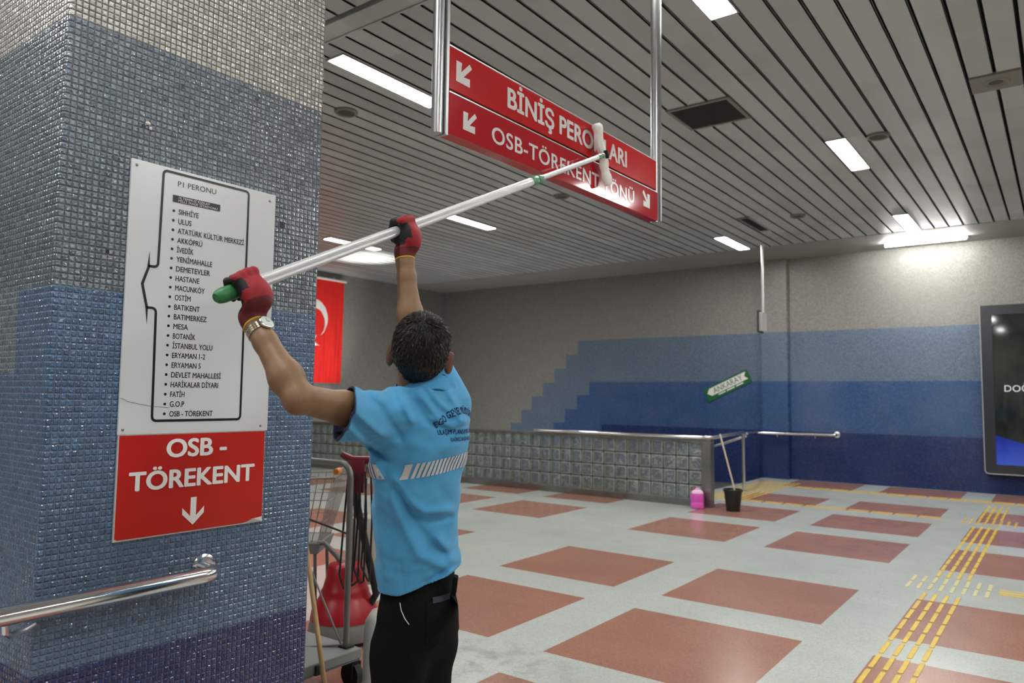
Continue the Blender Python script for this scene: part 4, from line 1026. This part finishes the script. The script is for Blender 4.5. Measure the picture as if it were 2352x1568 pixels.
for s_ in (-1, 1):
    e_ = MB(); c_ = V(hp(s_ * .033, .083, .0)); e_.ball(c_, .0125, 12)
    eo = e_.build('eye', M['eye_white'], person, smooth=True)
    MB().lathe(c_, [(.006, .0105), (.004, .0122), (.001, .0127)], hf, 12).build('iris', M['eye_dark'], eo, smooth=True)

# short cropped hair, greying at the sides
def hair_mat():
    t = NT('hair'); b = t.b; a = t.n('ShaderNodeAttribute', attribute_name='col'); t.l(a.outputs['Color'], b.inputs['Base Color'])
    b.inputs['Roughness'].default_value = .45; b.inputs['Specular IOR Level'].default_value = .4
    return t.mat
M['hair'] = hair_mat()
me_ = body.data; nv = len(me_.vertices)
co = np.empty(nv * 3, np.float32); me_.vertices.foreach_get('co', co); co = co.reshape(-1, 3) + np.array(WOFF[person.name])
nr = np.empty(nv * 3, np.float32); me_.vertices.foreach_get('normal', nr); nr = nr.reshape(-1, 3)
idx = np.where(hairmask(co))[0]
NST = 26000; pick = rng.choice(idx, NST); root = co[pick] + rng.normal(0, .0022, (NST, 3)); nn = nr[pick]
hx, hy, hz2 = headloc(root)
crown = np.array(hp(.0, -.055, .115))
flow = root - crown; flow -= nn * (flow * nn).sum(1)[:, None]; flow /= np.linalg.norm(flow, axis=1)[:, None] + 1e-6
ln = np.interp(hz2, [-.09, -.05, .05, .13], [.003, .006, .010, .013]) * rng.uniform(.7, 1.2, NST)
dr = nn * np.interp(hz2, [-.08, .1], [.10, .24])[:, None] + flow * 1.0 + rng.normal(0, .10, (NST, 3)); dr /= np.linalg.norm(dr, axis=1)[:, None]
sd_ = np.cross(dr, rng.normal(0, 1, (NST, 3))); sd_ /= np.linalg.norm(sd_, axis=1)[:, None]
root = root - nn * .0015; mid = root + dr * ln[:, None] * .55; tipp = mid + (dr * .8 + flow * .5 - nn * .25) * ln[:, None] * .5
wv = .00065
HV = np.stack([root - sd_ * wv, root + sd_ * wv, mid + sd_ * wv * .8, mid - sd_ * wv * .8, tipp], 1).reshape(-1, 3) - np.array(WOFF[person.name])
hm = bpy.data.meshes.new('hair'); hm.from_pydata(HV.tolist(), [], [f for i in range(NST) for f in ((5 * i, 5 * i + 1, 5 * i + 2, 5 * i + 3), (5 * i + 3, 5 * i + 2, 5 * i + 4))])
grey = np.clip(np.interp(np.abs(hx), [.03, .085], [.06, .6]) * np.interp(hz2, [-.09, -.03, .06, .12], [.2, .8, .9, .3]), 0, 1)
isg = rng.uniform(0, 1, NST) < grey
hc = np.where(isg[:, None], np.array(srgb(104, 100, 95))[None], np.array(srgb(22, 20, 19))[None]) * rng.uniform(.6, 1.25, NST)[:, None]; hc[:, 3] = 1
at = hm.attributes.new('col', 'FLOAT_COLOR', 'POINT'); at.data.foreach_set('color', np.repeat(hc, 5, 0).astype(np.float32).ravel())
hm.materials.append(M['hair']); ho = bpy.data.objects.new('hair', hm); link(ho, person); WOFF[ho.name] = WOFF[person.name]

# ---- polo shirt
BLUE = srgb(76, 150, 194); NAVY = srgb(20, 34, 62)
LHEM, RHEM = lerp(LS, LE, .44), lerp(RS, RE, .42)
LDIR = V((-.42, -.80, .26)).normalized(); RDIR = (V(RE) - V(RS)).normalized()
def hemz(x, y): return .965 + .36 * np.maximum(0, (x + 1.66) * .803 + (y - 1.66) * .596 - .02)
def folds(x, y, z):
    s = (x + 1.612) * .803 + (y - 1.69) * .596
    D = 0
    def seg(pts, amp, wd, off=0.0):
        dm = None
        for (ax_, ay_), (bx, by) in zip(pts[:-1], pts[1:]):
            a = ((ax_ - 960) / 743, 1.55 - (ay_ - 909) / 743); b = ((bx - 960) / 743, 1.55 - (by - 909) / 743)
            ux, uz = b[0] - a[0], b[1] - a[1]; L = ux * ux + uz * uz
            t = np.clip(((s - a[0]) * ux + (z - a[1]) * uz) / L, 0, 1)
            d = np.sqrt((s - a[0] - t * ux) ** 2 + (z - a[1] - t * uz) ** 2) 
            dm = d if dm is None else np.minimum(dm, d)
        return amp * np.exp(-(dm / wd) ** 2)
    for pts, amp, wd in FOLDS: D = D + seg(pts, amp * 1.45 if abs(amp) > .002 else amp, wd)
    return D
FOLDS = [([(846, 908), (875, 950), (905, 990)], .009, .012), ([(836, 930), (862, 985), (880, 1020)], .008, .012), ([(862, 900), (900, 935), (935, 1000)], -.006, .012),
    ([(925, 895), (945, 930), (962, 965)], .006, .010), ([(968, 897), (992, 930), (1012, 955)], .007, .010), ([(990, 893), (1015, 925), (1045, 950)], .006, .009), ([(950, 905), (985, 960), (1035, 985)], -.005, .012),
    ([(1030, 900), (1048, 930), (1060, 960)], .006, .010), ([(1000, 960), (1040, 975), (1068, 965)], .006, .010),
    ([(862, 1020), (878, 1050), (890, 1085)], .008, .010), ([(868, 1020), (895, 1040), (905, 1050)], -.007, .009),
    ([(925, 1090), (948, 1130), (985, 1160), (1035, 1163)], .010, .013), ([(925, 1105), (955, 1160), (990, 1182), (1035, 1180)], -.007, .012),
    ([(918, 1130), (945, 1195), (975, 1250), (1035, 1290)], .010, .016), ([(935, 1120), (965, 1185), (1000, 1235), (1040, 1262)], -.008, .015),
    ([(1017, 1225), (1035, 1255), (1046, 1282)], .010, .012), ([(1003, 1325), (1025, 1312), (1046, 1300)], .010, .010), ([(990, 1318), (1020, 1300), (1045, 1285)], -.006, .009),
    ([(870, 1160), (885, 1230), (905, 1300)], .004, .018), ([(898, 1047), (912, 1130), (927, 1217), (940, 1300), (948, 1362)], -.0014, .004),
    ([(862, 1100), (872, 1200), (882, 1330)], -.004, .02), ([(960, 1010), (1000, 1030), (1055, 1020)], .004, .02)]
sh = SDF((-1.84, 1.33, .90), (-1.38, 1.99, 1.72), .0036)
sh.add(torso(0.0, 1.572, .86), (-1.80, 1.48, .86), (-1.42, 1.90, 1.62), .03)
sag = V((0, 0, -.014))
sh.cone(tuple(V(LS) + V((0, 0, -.006))), tuple(V(lerp(LS, LE, .68)) + sag), .072, .082, .06)
sh.cone(RS, lerp(RS, RE, .6), .070, .066, .06)
sh.cone((-1.602, 1.61, 1.500), (-1.602, 1.77, 1.524), .05, .05, .05)                    # trapezius slope
sl, x, y, z = sh.blk((-9, -9, -9), (9, 9, 9))
nz_ = .0012 * np.sin(x * 90 + z * 70 + 2 * np.sin(z * 30)) * np.sin(y * 80 - z * 55) + .003 * np.sin(x * 31 + z * 17) * np.sin(y * 27 - z * 21) + .0015 * np.sin(z * 63 + y * 37 + x * 20)
sh.d = (sh.d - folds(x, y, z) - nz_).astype(np.float32)
sh.d = np.maximum(sh.d, -(sh.d + .0075))                                                   # cloth thickness
def plane(p, n): return lambda x, y, z: (x - p[0]) * n[0] + (y - p[1]) * n[1] + (z - p[2]) * n[2]
sh.d = np.maximum(sh.d, (hemz(x, y) - z) * .93)
sh.d = np.maximum(sh.d, np.where((y < 1.50) & (z > 1.36), plane(LHEM, LDIR)(x, y, z), -1)).astype(np.float32)
sh.d = np.maximum(sh.d, np.where((z > 1.56) & (plane(RS, RDIR)(x, y, z) > 0), plane(RHEM, RDIR)(x, y, z), -1)).astype(np.float32)
nk = V((-1.600, 1.685, 1.50)); nk2 = V(hp(0, -.022, -.055))
sh.d = np.maximum(sh.d, np.where(z > 1.53, -(rcone(x, y, z, np.array(nk, np.float32), np.array(nk2 + (nk2 - nk) * .6, np.float32), .072, .072)), -1)).astype(np.float32)
def shirt_cols(co, nr):
    c = colarr(len(co), BLUE)
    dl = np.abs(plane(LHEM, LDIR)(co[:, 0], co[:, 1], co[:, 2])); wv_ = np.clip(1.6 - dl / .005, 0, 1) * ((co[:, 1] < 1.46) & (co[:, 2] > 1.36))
    # sleeve surfaces turned towards the arm are coloured navy
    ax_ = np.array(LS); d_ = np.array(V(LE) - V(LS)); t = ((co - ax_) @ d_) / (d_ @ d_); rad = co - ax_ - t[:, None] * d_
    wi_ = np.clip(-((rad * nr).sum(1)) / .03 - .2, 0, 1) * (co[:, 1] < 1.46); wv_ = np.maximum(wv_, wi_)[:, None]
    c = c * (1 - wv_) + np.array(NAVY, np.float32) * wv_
    return c
P_, Q_ = sh.mesh()
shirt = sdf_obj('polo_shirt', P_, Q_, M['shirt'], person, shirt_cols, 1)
# collar, open at the front
cl_ = MB(); NA = 44; nc = V((-1.597, 1.680, 0)); rings = []
for i in range(NA + 1):
    a = math.radians(-152 + 304 * i / NA); dv = V((math.cos(a) * .995 - math.sin(a) * .1, -.1 * math.cos(a) - .995 * math.sin(a) * 1.0, 0)) 
    front = (1 - math.cos(a)) / 2; dz = -.028 * front + .006 * math.sin(3 * a) - .024 * max(0, math.sin(a)) ** 1.3 + .006 * max(0, -math.sin(a))
    q = lambda r, z: nc + V((dv.x * r, dv.y * r * 1.04, z + dz))
    rings.append([q(.068, 1.570), q(.0705, 1.612), q(.074, 1.619), q(.079, 1.615), q(.086, 1.592), q(.092 + .012 * front, 1.572), q(.089 + .012 * front, 1.569), q(.082, 1.590), q(.076, 1.605)])
co_ = cl_.loft(rings).build('collar', mat('collar_blue', BLUE, .85, spec=.15, bump=.35, bscale=1100), shirt, smooth=True, angle=60)
# lettering and stripes printed on the shirt
dgm = bmesh.new(); dgm.from_mesh(shirt.data); bvh = BVHTree.FromBMesh(dgm); dgm.free()
SO = V(WOFF[person.name])
def on_shirt(p, d, off=.0016):
    h = bvh.ray_cast(V(p) - SO, V(d).normalized())
    if h[0] is None: return None
    n_ = h[1] if h[1].dot(V(d)) < 0 else -h[1]
    return h[0] + SO - V(d).normalized() * off
M['print_navy'] = mat('print_navy', srgb(28, 44, 84), .8, spec=.1); M['print_grey'] = mat('print_grey', srgb(186, 184, 182), .6, spec=.2)
def back_text(body_, width, cap, yc, zc, arc_r=None, name='lettering', weight='X'):
    vs, fs = text_geo(body_, weight, 2); c0, c1 = text_geo('H', weight)[0][:, 1].min(), text_geo('H', weight)[0][:, 1].max(); x0, x1 = vs[:, 0].min(), vs[:, 0].max()
    pts = []; ok = True; last = None
    for p in vs:
        u = ((p[0] - x0) / (x1 - x0) - .5) * width; v = (p[1] - c0) / (c1 - c0) * cap
        if arc_r:
            a = u / arc_r; uu = (arc_r + v) * math.sin(a); vv = (arc_r + v) * math.cos(a) - arc_r
        else: uu, vv = u, v
        h = on_shirt((-1.30, yc + uu, zc + vv), (-1, 0, 0))
        if h is None: h = last if last is not None else V((-1.5, yc + uu, zc + vv))
        last = h; pts.append(h)
    MB().add(pts, fs).build(name, M['print_navy'], shirt)
back_text('EGO GENEL MÜDÜRLÜĞÜ', .235, .022, 1.752, 1.497, .155)
back_text('ULAŞIM PLANLAMA VE RAYLI', .215, .0145, 1.752, 1.436)
back_text('DAİRESİ BAŞKANLIĞI', .135, .011, 1.760, 1.415)
def bar(t0, t1, sl_, zlo, zhi):
    NU, NV = 4, 3; pts = []; cx, cy = -1.612, 1.690
    for j in range(NV + 1):
        for i in range(NU + 1):
            v = j / NV; th = math.radians(t0 + (t1 - t0) * i / NU - sl_ * v); zz = zlo + (zhi - zlo) * v + .030 * max(0, min(1, (60 - math.degrees(th)) / 110)) if True else 0
            dx = math.cos(th) * -FC + math.sin(th) * LT
            h = on_shirt((cx + dx[0] * .4, cy + dx[1] * .4, zz), (-dx[0], -dx[1], 0), .0028)
            if h is None: return None
            pts.append(h)
    return pts, [(j * (NU + 1) + i, j * (NU + 1) + i + 1, (j + 1) * (NU + 1) + i + 1, (j + 1) * (NU + 1) + i) for j in range(NV) for i in range(NU)]
def stripes(spec):
    for t0, t1, s_ in spec:
        r_ = bar(t0, t1, s_, 1.306, 1.349)
        if r_: MB().add(*r_).build('reflective_bar', M['print_grey'], shirt, smooth=True)
sp_ = [(62, 53, 7)]; tt = 49.5
while tt > -66: sp_.append((tt, tt - 4.4, 8)); tt -= 7.0
stripes(sp_)
sp_ = [(80, 91, -6)]; tt = 94
while tt < 262: sp_.append((tt, tt + 4.4, -7)); tt += 7.0
stripes(sp_)

# ---- trousers, shoes
tr = SDF((-1.85, 1.50, .06), (-1.40, 1.95, 1.08), .0045)
tr.add(torso(-.018, 1.06, .84), (-1.80, 1.50, .82), (-1.42, 1.92, 1.07), .03)
for sd, yy in ((1, -1), (-1, 1)):
    a_, b_, c_ = HL[sd]
    tr.cone((a_[0], a_[1], .88), (a_[0] + .002, a_[1], .78), .064, .077, .05); tr.cone((a_[0] + .002, a_[1], .78), b_, .077, .072, .05); tr.cone(b_, (c_[0], c_[1], .10), .075, .066, .04)
tr.ell((-1.565, 1.705, .88), ((1, 0, 0), (0, 1, 0), (0, 0, 1)), (.062, .10, .09), .05)
sl, x, y, z = tr.blk((-9, -9, -9), (9, 9, 9))
tr.d = (tr.d - .003 * np.sin(z * 42 + np.sin(y * 23) * 2) * np.clip((.75 - z) * 3, 0, 1) - .002 * np.sin(x * 40 + z * 25)).astype(np.float32)
tr.d = np.maximum(np.maximum(tr.d, .075 - z), z - 1.055).astype(np.float32)
P_, Q_ = tr.mesh(); trs = sdf_obj('trousers', P_, Q_, M['trousers'], person, None, 1)
M['label_blue'] = mat('label_blue', srgb(34, 38, 58), .6)
bmt = bmesh.new(); bmt.from_mesh(trs.data); bvt = BVHTree.FromBMesh(bmt); bmt.free()
def on_tr(p, d, off=.002):
    h = bvt.ray_cast(V(p) - SO, V(d).normalized()); return (h[0] + SO - V(d).normalized() * off) if h[0] else V(p)
vd = V((-.75, .66, 0)); rt_ = V((.66, .75, 0))
def patch(name, c, hw, hh, m, off=.003):
    pts = []
    for j in range(4):
        for i in range(5): pts.append(on_tr(V(c) - vd * .5 + rt_ * (hw * (i / 2 - 1)) + V((0, 0, hh * (j / 1.5 - 1))), vd, off))
    MB().add(pts, [(j * 5 + i, j * 5 + i + 1, (j + 1) * 5 + i + 1, (j + 1) * 5 + i) for j in range(3) for i in range(4)]).build(name, m, trs, smooth=True)
patch('pocket_label', (-1.535, 1.72, .95), .028, .008, M['label_blue'], .006)
patch('back_pocket', (-1.530, 1.725, .885), .055, .062, M['trousers'], .0035)
MB().tube([on_tr(V((-1.665, 1.675, z_)) - vd * .5 + rt_ * dx_, vd, .003) for dx_, z_ in ((-.004, .945), (.0, .925), (.01, .905), (.022, .89))], .0014, 6).build('draw_cord', M['pale_edge'], trs, smooth=True)
MB().obox((-1.492, 1.735, .985), (.006, .004, -.002), (-.012, .016, 0), (.004, 0, .028)).build('belt_strap', M['trousers'], trs, bevel=.003)
for sd, yy in ((1, -1), (-1, 1)):
    c_ = HL[sd][2]; s_ = SDF((c_[0] - .26, c_[1] - .09, -.02), (c_[0] + .14, c_[1] + .09, .16), .005)
    s_.cone((c_[0] + .03, c_[1], .05), (c_[0] - .16, c_[1] + yy * .012, .042), .050, .044, .03); s_.cone((c_[0], c_[1], .06), (c_[0], c_[1], .12), .05, .046, .03)
    s_.d = np.maximum(s_.d, -s_.ax[2][None, None, :] + .002).astype(np.float32); P_, Q_ = s_.mesh(); sdf_obj('shoe', P_, Q_, M['shoe'], person, None, 1)

# ---- gloves: five fingers closed round the pole
GRED = srgb(146, 20, 32); GCUF = srgb(94, 13, 23); GBLK = srgb(18, 18, 20)
RP = .0185
def glove(W, s_on, side, name, Bel, tight=1.0):
    O = pp(s_on); U = V(O) - V(W); U = (U - AX * U.dot(AX)).normalized()
    N = AX.cross(U); 
    if N.dot(V((-.8, .58, 0))) < 0: N = -N
    def L(a, u, n): return tuple(O + AX * a + U * u + N * n)
    g = SDF(np.array(O) - .15, np.array(O) + .15, .0018)
    # palm
    frame = (tuple(AX), tuple(U), tuple(N)); pc = np.array(L(0, -.012, -(RP + .0135)), np.float32)
    def palm(x, y, z):
        q = [ (x - pc[0]) * f[0] + (y - pc[1]) * f[1] + (z - pc[2]) * f[2] for f in frame]
        h = (.029 * tight, .034, .0035); r = .0115; e = [np.abs(q[i]) - h[i] for i in range(3)]
        return np.sqrt(sum(np.maximum(v, 0) ** 2 for v in e)) + np.minimum(np.maximum(np.maximum(e[0], e[1]), e[2]), 0) - r
    g.add(palm, np.array(L(0, -.03, -.03)) - .07, np.array(L(0, -.03, -.03)) + .07, .012)
    wr = V(W); fore = (V(W) - V(Bel)).normalized()
    g.cone(L(side * .004, -.030, -(RP + .013)), tuple(wr + fore * .030), .030 * (.5 + .5 * tight), .030, .03)
    g.cone(tuple(wr + fore * .045), tuple(wr + fore * .014), .0335, .0335, .012)
    g.cone(L(side * .022 * tight, -.034, -(RP + .006)), L(side * .010 * tight, -.066, -(RP + .010)), .017, .018, .03)      # ball of the thumb
    # fingers: index, middle, ring, little
    for k, (off, r0, sc) in enumerate(((.0335, .0112, 1.0), (.0115, .0116, 1.06), (-.0105, .0110, 1.0), (-.0315, .0098, .86))):
        a = side * off * tight * .95; rr = RP + r0 * .92
        kn = (a, .024 * sc, -(RP + .017)); pip = (a * 1.02, rr * 1.05 + .004, .004 * sc); dip = (a, .010, rr * 1.06); tip = (a * .98, -.016 * sc, rr * .93 - .002)
        g.cone(L(*kn), L(*pip), r0 * 1.05, r0, .008); g.cone(L(*pip), L(*dip), r0, r0 * .93, .005); g.cone(L(*dip), L(*tip), r0 * .93, r0 * .84, .005)
        g.ell(L(*kn), frame, (r0 * 1.05, r0 * 1.1, r0 * 1.0), .01)
    # thumb, from the side of the palm, closing under the pole
    t0, t1, t2, t3 = (side * .028 * tight, -.048, -(RP + .008)), (side * .047 * tight, -.034, -.012), (side * .050 * tight, -.0305, .010), (side * .046 * tight, -.022, .027)
    g.cone(L(*t0), L(*t1), .0155, .0128, .012); g.cone(L(*t1), L(*t2), .0128, .0118, .005); g.cone(L(*t2), L(*t3), .0118, .0100, .005)
    # the pole stays free of the glove
    a0, a1 = np.array(pp(s_on - .3), np.float32), np.array(pp(s_on + .3), np.float32)
    g.sub(lambda x, y, z: rcone(x, y, z, a0, a1, RP + .0008, RP + .0008), np.array(O) - .15, np.array(O) + .15, .002)
    cw = wr + fore * .012
    sl, x, y, z = g.blk((-9, -9, -9), (9, 9, 9))
    g.d = np.maximum(g.d, -plane(cw, fore)(x, y, z)).astype(np.float32)
    An, Un, Nn_ = (np.array(v) for v in (AX, U, N)); On = np.array(O)
    def cols(co, nr):
        q = co - On; a = q @ An; u = q @ Un; n = q @ Nn_; c = colarr(len(co), GRED)
        wob = .004 * np.sin(a * 160) + .003 * np.sin(u * 210 + 1)
        t = (co - np.array(cw)) @ np.array(fore); c[t < .034 + .2 * wob] = GCUF
        lim = np.where(u > .008, -.029, -.024)
        blk = (n > lim + 1.5 * wob) & (t > .04); c[blk] = GBLK
        c[(a < -.022 * tight + wob) & (n > -.056) & (t > .06) & (u < .016)] = GBLK; c[(a < -.012 * tight + wob) & (n > -.040) & (t > .055) & (u < .022)] = GBLK
        # knitted ribs of the cuff
        rib = (np.sin(t * 900) > .3) & (t < .034); c[rib] *= .82; c[:, 3] = 1
        return c
    P_, Q_ = g.mesh(); go = sdf_obj(name, P_, Q_, M['glove'], person, cols, 1)
    # yellow hem ring
    u1 = fore.orthogonal().normalized(); v1 = fore.cross(u1); rg = [cw + (u1 * math.cos(t) + v1 * math.sin(t)) * .0325 for t in [2 * math.pi * i / 36 for i in range(36)]]
    MB().tube(rg, .0028, 8, closed=True).build('cuff_hem', M['hem_yellow'], go, smooth=True)
    return go
M['hem_yellow'] = mat('hem_yellow', srgb(214, 172, 44), .7)
glove(LW_, .062, 1, 'glove', LE)
glove(RW_, .765, -1, 'glove', RE, .74)

# ---- wristwatch on the left wrist
fa = (V(LW_) - V(LE)).normalized(); wc = V(LW_) - fa * .012
dn = V((.803, .596, 0)) * .62 + V((0, 0, 1)) * .5 + V((.75, -.62, 0)) * .5; dn = (dn - fa * dn.dot(fa)).normalized(); ds = fa.cross(dn)
M['watch_steel'] = mat('watch_steel', (.72, .70, .64, 1), .22, metal=1); M['watch_gold'] = mat('watch_gold', (.70, .56, .30, 1), .25, metal=1); M['dial'] = mat('watch_dial', srgb(196, 206, 204), .12)
wa = MB(); ga = MB(); NL = 26; RW = .033
for i in range(3, NL - 2):
    t = 2 * math.pi * i / NL; c_ = wc + (dn * math.cos(t) + ds * math.sin(t)) * RW; rad = dn * math.cos(t) + ds * math.sin(t); tg = ds * math.cos(t) - dn * math.sin(t)
    for dd, mb_ in ((-.0072, wa), (0, ga), (.0072, wa)): mb_.obox(c_ + fa * dd, fa * .0034, tg * .0035, rad * .0022)
br = wa.build('watch_bracelet', M['watch_steel'], person, bevel=.0008, bseg=1)
ga.build('centre_links', M['watch_gold'], br, bevel=.0008, bseg=1)
wo = MB().lathe(wc, [(.010, .031), (.0205, .0325), (.0215, .0345), (.0215, .038), (.0198, .0398), (.0185, .0402)], dn, 32).build('watch_case', M['watch_steel'], person, smooth=True)
MB().lathe(wc, [(.0186, .0396), (.0184, .0408), (.001, .0410)], dn, 32).build('watch_dial', M['dial'], wo, smooth=True)
hd = MB(); hd.obox(wc + dn * .0413 + fa * .005, fa * .006, ds * .0007, dn * .0002); hd.obox(wc + dn * .0413 + ds * .004, ds * .0045, fa * .0008, dn * .0002); hd.build('watch_hands', M['letter_black'], wo)
